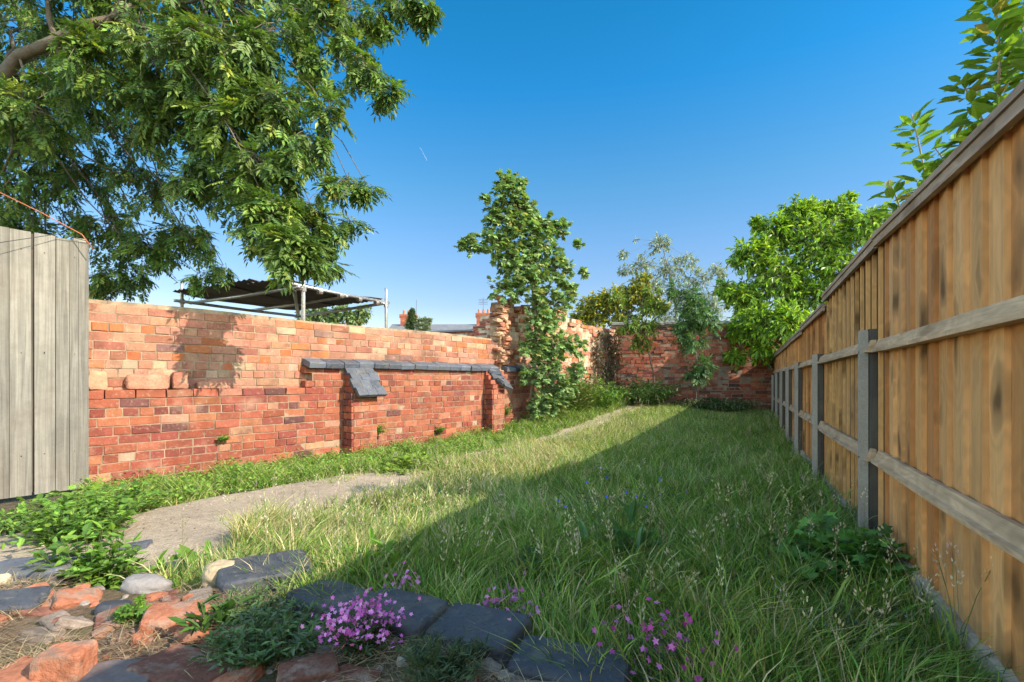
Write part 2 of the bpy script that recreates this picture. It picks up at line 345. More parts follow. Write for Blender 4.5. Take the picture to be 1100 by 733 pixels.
i, j = np.meshgrid(np.arange(len(Ys) - 1), np.arange(nc - 1), indexing='ij'); q = (i * nc + j).ravel()
pb.add(A(pv), np.stack([q, q + 1, q + nc + 1, q + nc], -1), (.38, .30, .22))
tag(pb.build('path', M['path'], smooth=True), kind='structure')

# ------------------------------------------------------------------ brickwork
def brickwork(s0, s1, top, off, depth, pal, w, O, U, N, c=.0805, z0=0.0, header_every=3, jit=.003, holes=0.0, bl=.245, seed=0, mort=(.42, .34, .25), rough=.0015):
    """bricks + mortar of one stretch; top(s) = height profile; returns two MBs"""
    b, m = MB(), MB(); C = []; H = []; cl = []; zmax = max(top(s) for s in np.linspace(s0, s1, 60)); nrow = int((zmax - z0) / c) + 1
    for r in range(nrow):
        z = z0 + r * c; hd = random.Random(r * 7 + seed).random() < .18 if header_every else False; L = bl * (.5 if hd else 1)
        s = s0 - (L * .5 if r % 2 else 0) + (.03 * math.sin(r * 7.3 + seed)); 
        while s < s1 - .012:
            l = L * random.uniform(.95, 1.04)
            if not hd and random.random() < .12: l *= .55
            a, e = max(s, s0), min(s + l, s1)
            if e - a > .03 and z + c * .75 <= top((a + e) / 2) and random.random() > holes:
                mid = (a + e) / 2; dj = max(-.6 * jit - .002, random.gauss(0, jit))
                C.append(O + U * mid + N * (off - depth / 2 + dj) + A([0, 0, z + c / 2])); H.append(((e - a) / 2 - .0045, depth / 2, c / 2 - .0045))
                p = pal(mid, z); ww = A(w(mid, z)) if callable(w) else A(w); k = rng.choice(len(p), p=ww / ww.sum())
                cl.append(A(p[k]) * random.gauss(1, .11) * (1 + rng.normal(0, .04, 3)))
            s += l
    bricks(b, A(C), U, N, A(H), np.clip(A(cl) * .84, .02, .9), jit=rough)
    ns = max(2, int((s1 - s0) / .09)); ss = np.linspace(s0 + .006, s1 - .006, ns)
    for a, e in zip(ss[:-1], ss[1:]):
        t = min(top(a), top(e), top((a + e) / 2)) - .008; t = z0 + math.floor((t - z0) / c + .02) * c if t < zmax - c * 1.5 else t
        cc = O + U * (a + e) / 2 + N * (off - .006 - (depth - .012) / 2) + A([0, 0, (z0 + t) / 2])
        if t > z0 + .02: box(m, cc, U * (e - a) / 2, N * (depth - .012) / 2, A([0, 0, (t - z0) / 2]), A(mort) * random.uniform(.9, 1.08), jit=.0006)
    return b, m
PINK = [(.42, .175, .11), (.45, .205, .13), (.48, .25, .15), (.50, .32, .21), (.46, .14, .06), (.35, .135, .085), (.24, .125, .10)]
RED = [(.36, .105, .060), (.32, .085, .05), (.41, .14, .075), (.26, .07, .05), (.15, .062, .055), (.43, .20, .125), (.46, .28, .19)]
Z3 = A([0, 0, 1.0])
wall = thing('brick_wall', 'long weathered brick boundary wall with blue coping along its lower half, left of the garden', 'wall', loc=tuple(WP(0, 0, 0)))
def upw(m, z):
    if z > 1.45: return [5, 5, 1.8, .6, 2.2, 2, .5]
    if z < 1.1: return [3.5, 4, 3, 2.4, 2, 1, .4]
    return [5, 5, 2.2, 1.3, 4, 1.6, .6]
topA = lambda s: 1.655 + .01 * math.sin(s * 2) - (.0 if s > .2 else .0)
b, m = brickwork(-.05, 5.33, topA, -.10, .12, lambda s, z: PINK, upw, WO, wd, wn, header_every=1, z0=.80, c=.082, bl=.232, mort=(.33, .235, .155))
up = part('upper_brickwork', b, M['brick'], wall); part('mortar', m, M['mortar'], up)
topB = lambda s: (.862 if s < 1.93 else 1.12)
def loww(s, z):
    if s < 1.9: return [5, 5, 3.5, 3.6, 2.2 if z > .45 else .5, .9, .5 if z < .5 else .12]
    return [6, 5, 5, 1.8, .6, 1.1, .35 + (.7 if z < .35 else 0)]
b, m = brickwork(-.05, 7.3, topB, 0.0, .16, lambda s, z: RED, loww, WO, wd, wn, header_every=1, z0=-.10, c=.0801, bl=.228, seed=3, mort=(.31, .21, .14))
lo = part('lower_brickwork', b, M['brick'], wall); part('mortar', m, M['mortar'], lo)
# tall ragged stretch that rises past the sapling
def topC(s):
    base = np.interp(s, [5.3, 5.36, 5.42, 5.7, 5.78, 6.1, 6.4, 6.75, 7.2, 7.55, 8.1, 8.6, 9.0, 9.6], [1.7, 2.02, 2.28, 2.31, 2.22, 2.24, 2.10, 2.2, 2.32, 2.25, 2.17, 2.12, 2.14, 2.15])
    return float(base + .05 * math.sin(s * 19) * (1 if s < 7.8 else .2))
b, m = brickwork(5.34, 9.55, topC, -.06, .24, lambda s, z: PINK, [4, 4, 3, 2, 2, 2, .8], WO, wd, wn, c=.0805, z0=-.05, jit=.014, holes=.05, seed=5, mort=(.50, .37, .25), rough=.006)
rp = part('ragged_brickwork', b, M['brick_old'], wall); part('mortar', m, M['mortar'], rp)
# loose rough stones and brick ends along the ragged end
b = MB()
for k in range(34):
    z = .05 + 1.15 + k * .034; s = 5.32 + random.uniform(-.05, .16)
    if z < topC(5.45): lump(b, WP(s, -.02 + random.uniform(-.05, .05), z), (random.uniform(.09, .17), random.uniform(.1, .2), random.uniform(.05, .08)), .87 + random.gauss(0, .15), 5, .14, k, A(random.choice(PINK[:4])) * random.uniform(.8, 1.1), n=5)
for k in range(26):
    s = 5.5 + random.uniform(0, 2.0); lump(b, WP(s, -.12 + random.uniform(-.04, .06), topC(s) - .05), (random.uniform(.1, .22), random.uniform(.1, .15), random.uniform(.06, .085)), .87 + random.gauss(0, .25), 6, .10, k + 60, A(random.choice(PINK[:5])) * random.uniform(.7, 1.05), n=5)
part('rubble_end', b, M['brick_old'], wall)
# buttresses with stepped blue caps
for (sa, sb) in ((2.385, 2.72), (4.885, 5.16)):
    def topP(s): return .80
    b, m = brickwork(sa, sb, lambda s: .80, .20, .20, lambda s, z: RED, loww, WO, wd, wn, c=.0802, z0=-.09, seed=2, mort=(.31, .21, .14))
    # brick faces of the side that looks along the wall
    C = []; H = []; cl = []
    for r in range(11):
        z = -.09 + r * .0802
        for (o0, o1) in (((.012, .098), (.106, .196)) if r % 2 else ((.012, .05), (.058, .196))):
            C.append(WP(sa - .004, (o0 + o1) / 2, z + .04)); H.append(((o1 - o0) / 2 - .003, .02, .0355)); cl.append(A(random.choice(RED[:5])) * random.uniform(.8, 1.1))
    bricks(b, A(C), wn, -wd, A(H), A(cl))
    # wedge of brickwork under the sloping cap
    for r in range(4):
        z = .80 + r * .075; o1 = .19 - r * .048
        if o1 > .02: bricks(b, A([WP((sa + sb) / 2, o1 / 2, z + .035)]), wd, wn, A([[(sb - sa) / 2, o1 / 2, .035]]), A([RED[1]]))
    bu = part('buttress', b, M['brick'], wall); part('mortar', m, M['mortar'], bu)
    if sa < 4:
        for r in range(4):
            for q in range(3):
                o = .03 + r * .07; z = 1.10 - r * .088
                cb = MB(); yaw = math.atan2(wd[1], wd[0])
                wid = (sb - sa + .06) / 3
                coping(cb, WP(sa - .02 + wid * (q + .5) + (.02 if r % 2 else -.01), o, z - .04), wid * .98, .150, .045, yaw, r * 3 + q, A([.085, .092, .11]) * random.uniform(.75, 1.25), tilt=(.85 + random.gauss(0, .05), random.gauss(0, .02)))
                part('cap_brick', cb, M['coping'], bu)
    else:
        for q in range(7):
            cb = MB(); coping(cb, WP(sa + .10 + .025 * q + random.uniform(-.03, .03), -.02 + q * .045, 1.13 - q * .05), .20, .12, .05, math.atan2(wd[1], wd[0]) + random.gauss(0, .25), q, A([.085, .09, .105]) * random.uniform(.7, 1.2), tilt=(.7 + random.gauss(0, .2), random.gauss(0, .15)))
            part('cap_brick', cb, M['coping'], bu)
s = 1.90; k = 0
while s < 6.75:
    L = random.uniform(.205, .235)
    if not (5.06 < s < 5.28):
        cb = MB(); coping(cb, WP(s + L / 2, -.03 + random.gauss(0, .004), 1.118 + random.gauss(0, .003)), L - .006, .19, .068, math.atan2(wd[1], wd[0]) + random.gauss(0, .015), k, A([.085, .095, .118]) * random.uniform(.7, 1.45), tilt=(.30 + random.gauss(0, .02), random.gauss(0, .012)))
        part('coping_brick', cb, M['coping'], wall)
    s += L; k += 1
# broken bricks set on the ledge
for (s, l, h, c_) in ((.06, .16, .17, 2), (.42, .40, .14, 1), (.67, .16, .165, 5), (.95, .34, .075, 1)):
    b = MB(); lump(b, WP(s, -.058, .858), (l * .82, .10, h), math.atan2(wd[1], wd[0]) + random.gauss(0, .05), 7, .06, s * 9, A(PINK[c_]) * .95)
    part('ledge_stone', b, M['brick_old'], wall, smooth=True)

# back wall
bw0 = A([2.35, 11.45, 0]); bw1 = A([6.35, 10.80, 0]); bu_ = unit(bw1 - bw0); bn_ = A([bu_[1], -bu_[0], 0]); BL = float(np.linalg.norm(bw1 - bw0))
back = thing('brick_wall', 'dark red brick wall closing the far end of the garden', 'wall', loc=tuple(bw0))
DK = [(.36, .10, .06), (.42, .13, .075), (.30, .085, .06), (.25, .08, .06), (.46, .20, .13), (.15, .07, .055)]
b, m = brickwork(0, BL, lambda s: 2.24, 0, .22, lambda s, z: DK, [4, 4, 3, 2, 1.2, 1.2], bw0, bu_, bn_, c=.078, z0=.0, seed=4, jit=.008, mort=(.30, .21, .15), rough=.003)
bb = part('brickwork', b, M['brick'], back); part('mortar', m, M['mortar'], bb)
for k in range(int(BL / .3)):
    cb = MB(); coping(cb, bw0 + bu_ * (.15 + k * .3) + A([0, 0, 2.225 + random.gauss(0, .005)]) - bn_ * .1, .29, .30, .07, math.atan2(bu_[1], bu_[0]) + random.gauss(0, .01), k, A([.20, .20, .18]) * random.uniform(.8, 1.2))
    part('coping_slab', cb, M['stone'], back)

# brick pier at the very left
pier = thing('brick_pier', 'narrow red brick gate pier at the left edge beside the grey boards', 'pier', loc=tuple(WP(-.74, .10, 0)))
b, m = brickwork(-.95, -.61, lambda s: .56, .22, .22, lambda s, z: RED, [5, 4, 4, 2, 1, 2, 1], WO, wd, wn, c=.0802, z0=-.09, seed=8)
bb = part('brickwork', b, M['brick'], pier); part('mortar', m, M['mortar'], bb)

# ------------------------------------------------------------------ grey board gate on the left
gate = thing('timber_gate', 'tall silvery grey vertical board gate at the left end of the brick wall', 'gate', loc=tuple(WP(-.3, .03, 0)))
b = MB(); bs = [-1.0, -.86, -.735, -.60, -.475, -.352, -.338, -.215, -.13, -.075, -.008]
for a, e in zip(bs[:-1], bs[1:]):
    if e - a < .02: continue
    zt = 2.125 - .03 * (a + 1) + random.uniform(-.004, .004); z0 = .045
    box(b, WP((a + e) / 2, .035 + random.uniform(-.003, .003), (zt + z0) / 2), wd * ((e - a) / 2 - .0016), wn * .011, Z3 * (zt - z0) / 2, A([.225, .205, .17]) * random.uniform(.80, 1.1), jit=.0012)
part('board_panel', b, M['grey_wood'], gate)
for a in (-.54, -.41, -.28, -.10):
    for z in (.36, 1.16, 1.96): nb = MB(); tube(nb, [WP(a, .044, z + random.uniform(-.01, .01)), WP(a, .0485, z)], .0035, sides=6, col=(.06, .045, .035)); part('nail', nb, M['steel'], gate)
for z in (.35, 1.15, 1.95):
    b = MB(); box(b, WP(-.5, -.022, z), wd * .49, wn * .022, Z3 * .045, (.30, .27, .23))
    part('ledge_rail', b, M['grey_wood'], gate)
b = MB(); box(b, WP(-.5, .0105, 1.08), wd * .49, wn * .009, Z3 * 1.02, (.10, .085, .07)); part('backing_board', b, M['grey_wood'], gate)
b = MB(); box(b, WP(-.055, -.07, 1.07), wd * .04, wn * .04, Z3 * 1.07, (.30, .27, .22)); part('gate_post', b, M['grey_wood'], gate)
cord = MB(); tube(cord, [P(-60, 178, 3.9), P(0, 207, 3.85), P(45, 229, 3.9), P(88, 252, 3.95), P(100, 268, 4.0)], .0042, sides=6, col=(.42, .12, .05))
tag(cord.build('cord', M['plastic'], smooth=True), 'thin orange cord slanting over the top of the grey board gate', 'cord')
w2 = MB(); tube(w2, [WP(-.9, .12, 1.80), WP(-.5, .16, 1.98), WP(-.2, .10, 2.12), WP(.05, .05, 2.10)], .003, sides=5, col=(.03, .03, .03))
tag(w2.build('wire', M['plastic'], smooth=True), 'thin black wire hanging in front of the grey board gate', 'wire')

# ------------------------------------------------------------------ the tall fence on the right
fence = thing('wooden_fence', 'tall new close board timber fence with grey posts along the right side', 'fence', loc=tuple(FP(2.6, 0, 0)))
TAN = [(.62, .315, .125), (.67, .36, .155), (.52, .24, .09), (.64, .35, .155), (.44, .19, .07), (.57, .29, .12)]
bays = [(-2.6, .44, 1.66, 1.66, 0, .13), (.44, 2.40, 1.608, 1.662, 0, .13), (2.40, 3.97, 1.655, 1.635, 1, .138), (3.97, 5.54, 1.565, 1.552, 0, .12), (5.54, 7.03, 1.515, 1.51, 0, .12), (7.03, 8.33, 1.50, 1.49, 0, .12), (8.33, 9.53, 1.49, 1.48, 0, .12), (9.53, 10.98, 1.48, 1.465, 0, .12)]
for (Ya, Yb, ta, tb, rev, bw_) in bays:
    la, lb = Ya / .9023, Yb / .9023; g0 = float(gz(.7 + .478 * Ya, Ya)) * .5
    b = MB(); l = la; k = 0
    def fp(l, off, z): return FO + fd * l + fn * off + A([0, 0, z])
    # small lengths are measured along the fence
    while l < lb - .03:
        e = min(l + bw_ * random.uniform(.97, 1.03), lb); e = lb if lb - e < .06 else e; t = (l + e) / 2; zt = ta + (tb - ta) * (t - la) / (lb - la) - .02
        z0 = .13 + g0; cl = A(random.choice(TAN)) * random.uniform(.85, 1.12)
        if not rev:   # feather edge, thick edge away from us, lapped
            V = [fp(l + .001, .014, z0), fp(e + .010, -.002, z0), fp(e + .010, -.010, z0), fp(l + .001, -.006, z0)]
        else:        # lapped the other way, thick edges towards us, with chinks between
            V = [fp(l - .001, .026, z0), fp(e - .004, .004, z0), fp(e - .004, -.006, z0), fp(l - .001, .000, z0)]
        if rev:      # pale sawn edges stand proud of board faces darkened to paint the shaded gaps
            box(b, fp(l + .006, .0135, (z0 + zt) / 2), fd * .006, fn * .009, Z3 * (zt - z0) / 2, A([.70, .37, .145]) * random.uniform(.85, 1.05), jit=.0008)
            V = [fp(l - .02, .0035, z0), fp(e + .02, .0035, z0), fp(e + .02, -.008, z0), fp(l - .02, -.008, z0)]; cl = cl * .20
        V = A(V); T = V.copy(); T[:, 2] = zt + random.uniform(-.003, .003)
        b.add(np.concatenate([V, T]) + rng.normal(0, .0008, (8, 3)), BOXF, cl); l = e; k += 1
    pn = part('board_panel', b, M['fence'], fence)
    c = MB(); mid = (la + lb) / 2; dz = (tb - ta) / 2
    box(c, fp(mid, .012, (ta + tb) / 2), fd * (lb - la) / 2 + Z3 * dz, fn * .042, Z3 * .011, (.36, .27, .215)); 
    box(c, fp(mid, .036, (ta + tb) / 2 - .030), fd * (lb - la) / 2 + Z3 * dz, fn * .010, Z3 * .018, (.38, .285, .225))
    part('capping', c, M['rail'], fence)
    for zr, hh in ((1.118, .031), (.565, .031)):
        c = MB(); z = zr; 
        # arris rail: three-sided section, wide face on the boards
        for (a, e) in ((la + .02, lb - .02),):
            n_ = 10; tt = np.linspace(a, e, n_); prof = [(.0135, -hh), (.058, -hh), (.058, -hh + .016), (.044, -hh + .020), (.030, hh), (.0135, hh)]
            if rev: prof = [(p[0] + .014, p[1]) for p in prof]
            V = []; ph = random.uniform(0, 6)
            for t in tt:
                w_ = .003 * math.sin(t * 3 + ph)
                for (o_, h_) in prof: V.append(fp(t, o_ + .001, z + h_ + w_))
            q = len(prof); Fs = [[i * q + j, i * q + (j + 1) % q, (i + 1) * q + (j + 1) % q, (i + 1) * q + j] for i in range(n_ - 1) for j in range(q)]
            st = c.n; c.add(A(V), A(Fs), A([.52, .36, .235]) * random.uniform(.9, 1.08)); c.f.setdefault(q, []).append(A([list(range(q))[::-1], [(n_ - 1) * q + j for j in range(q)]]) + st)
        part('arris_rail', c, M['rail'], fence)
    c = MB(); box(c, fp(mid, .016, .055 + g0), fd * ((lb - la) / 2 - .02), fn * .014, Z3 * .075, A([.42, .35, .29]) * random.uniform(.9, 1.1), jit=.001)
    part('gravel_board', c, M['rail'], fence)
pYs = [.62, 2.48, 4.18, 5.66, 6.85, 8.0, 9.15, 10.3]; pts_ = [1.24, 1.205, 1.168, 1.15, 1.115, 1.105, 1.075, 1.05]
for Y, zt in zip(pYs, pts_):
    l = Y / .9023
    b = MB(); zc = zt / 2 - .05
    V0 = [(-.018, .052), (.018, .052), (.018, .090), (-.018, .090)]
    lo_ = A([fp(l + a, o, -.1) for a, o in V0]); md = lo_.copy(); md[:, 2] = zt - .012; cen = md.mean(0); hi_ = cen + (md - cen) * .86; hi_[:, 2] = zt
    b.add(np.concatenate([lo_, md, hi_]), A([[0, 1, 5, 4], [1, 2, 6, 5], [2, 3, 7, 6], [3, 0, 4, 7], [4, 5, 9, 8], [5, 6, 10, 9], [6, 7, 11, 10], [7, 4, 8, 11], [8, 9, 10, 11]]), A([.36, .325, .285]) * random.uniform(.9, 1.1))
    po = part('concrete_post', b, M['concrete'], fence)
    c = MB(); box(c, fp(l + .004, .029, zt / 2 - .04), fd * .022, fn * .019, Z3 * (zt / 2 + .045), (.085, .075, .066)); part('timber_spine', c, M['grey_wood'], po)
    for z in (.56, 1.10):
        c = MB(); tube(c, [fp(l - .012, .090, z - .01), fp(l - .012, .095, z - .01)], .006, sides=6, col=(.2, .2, .2))
        part('bolt', c, M['steel'], po)

# ------------------------------------------------------------------ scaffold canopy behind the wall
cn = thing('scaffold_canopy', 'flat grey sheet roof on galvanised scaffold poles behind the left wall', 'canopy', loc=(-3.6, 8, 0))
zc = EYE + 1.40; Nn, Rr, Fr, Ll = A([-3.2, 6.74, zc]), A([-2.26, 8.46, zc]), A([-4.4, 10.1, zc]), A([-5.6, 8.09, zc])
for k in range(4):          # four sheets across, slightly lapped and sagging
    t0, t1 = k / 4 - .01, (k + 1) / 4 + .02; b = MB(); nu, nv = 25, 8; V = []
    sag = [.0, .03, .012, .03][k]
    for i in range(nu):
        u = t0 + (t1 - t0) * i / (nu - 1)
        for j in range(nv):
            v = j / (nv - 1) * (1.02 + .03 * math.sin(k * 2.1)) - .02
            p = (Nn * (1 - u) + Ll * u) * (1 - v) + (Rr * (1 - u) + Fr * u) * v
            V.append(p + Z3 * (.012 * math.sin(i * math.pi / 2) + sag - .05 * math.sin(v * 3.1) + .012 * k + .05 * math.sin(v * 9 + k) * .3))
    V = A(V); i, j = np.meshgrid(np.arange(nu - 1), np.arange(nv - 1), indexing='ij'); q = (i * nv + j).ravel(); f4 = np.stack([q, q + 1, q + nv + 1, q + nv], -1)
    b.add(np.concatenate([V, V + Z3 * .006]), np.concatenate([f4[:, ::-1], f4 + len(V)]), A([.17, .15, .135]) * [1, .8, 1.15, .85][k]); part('roof_sheet', b, M['sheet'], cn)
def L4(u, v, dz=0): return (Nn * (1 - u) + Ll * u) * (1 - v) + (Rr * (1 - u) + Fr * u) * v + Z3 * dz
for (u, v, top_) in ((.0, .17, .30), (.0, 1.0, .20), (.97, .04, .24), (1.0, 1.0, .1)):
    b = MB(); p = L4(u, v); d_ = unit(p - L4(.5, .5)) * .06; p = p + A([d_[0], d_[1], 0]); tube(b, [A([p[0], p[1], 0]), p + Z3 * top_ * .5, p + Z3 * top_], .028, sides=12, col=(.50, .50, .49))
    po = part('pole', b, M['steel'], cn, smooth=True)
    b = MB(); tube(b, [p - Z3 * .13, p - Z3 * .05], .042, sides=8, col=(.4, .38, .36)); part('coupler', b, M['steel'], po)
for (a, e) in ((L4(-.02, -.05, -.05), L4(-.02, 1.05, -.05)), (L4(-.04, .10, -.085), L4(1.02, .10, -.085)), (L4(-.04, .55, -.085), L4(1.02, .55, -.085)), (L4(-.04, .97, -.085), L4(1.02, .97, -.085)), (L4(.98, -.03, -.09), L4(.98, 1.03, -.09)), (L4(.05, .15, -.10), L4(.9, .9, -.10))):
    b = MB(); tube(b, [a, (a + e) / 2 - Z3 * .01, e], .026, sides=10, col=(.46, .45, .43)); part('tube', b, M['steel'], cn, smooth=True)
for v in (.12, .3, .5, .7, .9):
    b = MB(); p = L4(-.02, v, -.09); tube(b, [p - unit(Rr - Nn) * .035, p + unit(Rr - Nn) * .035], .040, sides=8, col=(.45, .38, .32)); part('coupler', b, M['steel'], cn)

# ------------------------------------------------------------------ houses beyond
def chimney(mb_b, mb_p, c, w, h, z):
    c = A([c[0], c[1], 0]); n = int(h / .16)
    for r in range(n): box(mb_b, c + Z3 * (z + r * .16 + .08), A([w / 2 + (.09 if r >= n - 2 else 0), 0, 0]), A([0, w * .4, 0]), Z3 * .076, A(RED[r % 3]) * random.uniform(.75, 1.0))
    for k in (-.33, 0, .33):
        q = MB(); tube(q, [c + A([k * w, 0, z + n * .16]), c + A([k * w, 0, z + n * .16 + .38])], .13, .10, 8, col=(.42, .17, .10)); mb_p.append(q)
hs_ = thing('terraced_house', 'distant slate roofed terrace with two red chimneys showing above the left wall', 'house', loc=(-4, 42, 0))
b = MB(); box(b, (-5.2, 42, 2.3), (5.0, 0, 0), (0, 3.0, 0), (0, 0, 2.3), (.32, .12, .08)); part('wall', b, M['brick'], hs_)
b = MB(); V = A([[-10.4, 38.7, 4.45], [.0, 38.7, 4.45], [.0, 42, 5.75], [-10.4, 42, 5.75], [-10.4, 45.3, 4.45], [.0, 45.3, 4.45]]); V2 = V - A([0, 0, .12])
b.add(np.concatenate([V, V2]), A([[0, 1, 2, 3], [3, 2, 5, 4], [7, 6, 9, 8], [8, 9, 10, 11], [0, 6, 7, 1], [4, 5, 11, 10]]), (.17, .165, .17))
rf = part('roof', b, M['slate'], hs_)
for (x, w, zt) in ((-8.95, 1.25, 6.35), (-2.45, 1.20, 6.45)):
    b = MB(); p = []; chimney(b, p, (x, 42), w, 2.0, zt - 2.0 + .3); ch = part('chimney', b, M['brick'], rf); [part('chimney_pot', q, M['brick_old'], ch) for q in p]
b = MB(); tube(b, [(-2.5, 42, 6.2), (-2.5, 42, 8.1)], .03, sides=5, col=(.2, .2, .2))
for k in range(4): tube(b, [(-2.9, 42, 7.5 + k * .14), (-2.1, 42, 7.5 + k * .14)], .016, sides=4, col=(.2, .2, .2))
part('aerial', b, M['steel'], hs_)
b = MB(); tube(b, [(-8.3, 42, 6.3), (-8.3, 42, 7.9)], .025, sides=5, col=(.2, .2, .2))
part('aerial', b, M['steel'], hs_)
h2 = thing('house', 'distant house with small red chimney just above the wall near the canopy', 'house', loc=(-19, 60, 0))
b = MB(); box(b, (-20.5, 60, 2.6), (5, 0, 0), (0, 3, 0), (0, 0, 2.6), (.36, .14, .09)); part('wall', b, M['brick'], h2)
b = MB(); V = A([[-26, 56.5, 5.1], [-15, 56.5, 5.1], [-15, 60, 7.2], [-26, 60, 7.2], [-26, 63.5, 5.1], [-15, 63.5, 5.1]]); b.add(V, A([[0, 1, 2, 3], [3, 2, 5, 4]]), (.19, .18, .18)); rf = part('roof', b, M['slate'], h2)
b = MB(); p = []; chimney(b, p, (-19.6, 60), 1.5, 1.8, 6.4); ch = part('chimney', b, M['brick'], rf); [part('chimney_pot', q, M['brick_old'], ch) for q in p]
# old outbuilding wall behind the boundary wall
ob = thing('outbuilding', 'low dark brick outbuilding with a slate lean-to roof behind the ragged wall', 'outbuilding', loc=(-.9, 17.2, 0))
O2 = A([-3.8, 17.6, 0]); U2 = unit(A([3.5, -1.2, 0])); N2 = A([U2[1], -U2[0], 0])
b, m = brickwork(0, 3.6, lambda s: 2.62 if s < 2.6 else (2.85 if s < 2.85 else 3.15), 0, .3, lambda s, z: DK, [3, 3, 3, 3, 1, 2], O2, U2, N2, c=.08, z0=0, seed=9, jit=.02)
bb = part('brickwork', b, M['brick'], ob); part('mortar', m, M['mortar'], bb)
b = MB(); e0 = O2 - N2 * .3; V = A([e0 + Z3 * 2.6 - U2 * .1 + N2 * .35, e0 + U2 * 2.6 + Z3 * 2.6 + N2 * .35, e0 + U2 * 2.6 - N2 * 2.5 + Z3 * 2.95, e0 - N2 * 2.5 + Z3 * 2.95 - U2 * .1]); b.add(np.concatenate([V + Z3 * .03, V + Z3 * .08]), BOXF, (.13, .13, .14)); part('roof', b, M['slate'], ob)

# ------------------------------------------------------------------ trees
def polyc(a, b, n=6, bend=None, jit=0.0):
    a, b = A(a, float), A(b, float); t = np.linspace(0, 1, n)[:, None]; p = a * (1 - t) + b * t
    if bend is not None: p = p + A(bend) * (4 * t * (1 - t))
    if jit: p[1:-1] += rng.normal(0, jit, (n - 2, 3))
    return p
def tree(name, label, cat, trunk, clumps, leafspec, cols, bark=(.20, .16, .12), group=None, tr=.05, mats='leaf', limb_from=None, var=.22, wts=None, limbr=.35, twigs=True):
    """trunk: points; clumps: (centre, radii(3), n_twigs, droop); leafspec: dict(kind,len,wid,per,spread,twl)"""
    root = thing(name, label, cat, group, loc=tuple(A(trunk[0])))
    tb = MB(); tube(tb, trunk, tr, tr * .35, 9, bark)
    tk = A(trunk, float); cr = MB(); tw = MB()
    for (c, rad, n, droop) in clumps:
        c = A(c, float); rad = A(rad if hasattr(rad, '__len__') else (rad,) * 3, float)
        cand = tk[len(tk) // 3:]; a = cand[np.argmin(np.linalg.norm(cand - (c - A([0, 0, .5]) * np.linalg.norm(rad) * 0.8), axis=1))]
        d = np.linalg.norm(c - a); lr = tr * limbr * min(1, max(.35, float(rad.mean()) * 1.4))
        if d > .05: tube(tb, polyc(a, c, 7, (0, 0, .12 * d), d * .03), lr, lr * .4, 6, bark)
        # twigs
        st = c + rng.normal(0, .28, (n, 3)) * rad; out = rdir(n); out[:, 2] = out[:, 2] * .8 + .15 
        end = c + unit(out) * rad * (rng.uniform(.35, 1.05, (n, 1)) ** .55)
        st = st * .5 + (c * .6 + end * .4) * .5
        t = np.linspace(0, 1, 5)[None, :, None]; sagv = A([0, 0, -1.0]) * droop * rad.mean()
        pts = st[:, None] * (1 - t) + end[:, None] * t + sagv * t ** 2 + rng.normal(0, .03, (n, 5, 3)) * rad.mean() * t
        tubes(tw, pts, np.tile(A([[lr * .22 + .0012, .0009 + lr * .06]]), (n, 1)), 4, A(bark) * 1.05)
        per = leafspec['per']; tt = rng.uniform(.15, 1.0, (n, per)) ** .8
        idx = np.clip(tt * 4, 0, 3.999); i0 = idx.astype(int); fr = (idx - i0)[..., None]
        ar = np.arange(n)[:, None]; pos = pts[ar, i0] * (1 - fr) + pts[ar, i0 + 1] * fr; td = unit(pts[ar, i0 + 1] - pts[ar, i0])
        pos = pos.reshape(-1, 3); td = td.reshape(-1, 3); k = len(pos)
        D = unit(td * .7 + rdir(k) * leafspec.get('spread', .8) + A([0, 0, -leafspec.get('hang', .35)]))
        Nn_ = unit(rdir(k) * .55 + A([0, 0, 1.0]) + sdv * .25)
        L = leafspec['len'] * rng.uniform(.6, 1.25, k)
        shade = rng.normal(1, .08, k)
        C = colvar(k, cols, var, wts)
        if leafspec['kind'] == 'pinnate':
            S = unit(np.cross(Nn_, D)); U = np.cross(D, S); m_ = leafspec.get('pairs', 4); ll = L * leafspec.get('lf', .42)
            for q in range(m_):
                f_ = .3 + .6 * q / m_; 
                for sg in (-1, 1):
                    dd = D * .55 + S * sg * .85 - U * .12 + rng.normal(0, .08, (k, 3))
                    inst(cr, LEAFS, pos + D * (L * f_)[:, None] - U * (L * f_ ** 2 * .12)[:, None], dd, U + S * sg * .25, ll * (1 - .15 * abs(f_ - .6)), ll * leafspec['wid'], C * rng.normal(1, .05, (k, 1)))
            inst(cr, LEAFS, pos + D * (L * .92)[:, None] - U * (L * .1)[:, None], D - U * .2, U, ll, ll * leafspec['wid'], C)
        elif leafspec['kind'] == 'maple': inst(cr, MAPLE, pos, D, Nn_, L, L * leafspec['wid'], C)
        else: inst(cr, LEAF if leafspec['kind'] == 'leaf' else LEAFS, pos, D, Nn_, L, L * leafspec['wid'], C)
    part('trunk', tb, M['bark'], root, smooth=True)
    co = part('crown', cr, M[mats], root)
    part('twigs', tw, M['bark'], co)
    return root
sdv = A(sdir)
G_ASH = [(.135, .23, .05), (.10, .18, .04), (.20, .29, .06), (.06, .115, .035), (.32, .35, .07)]
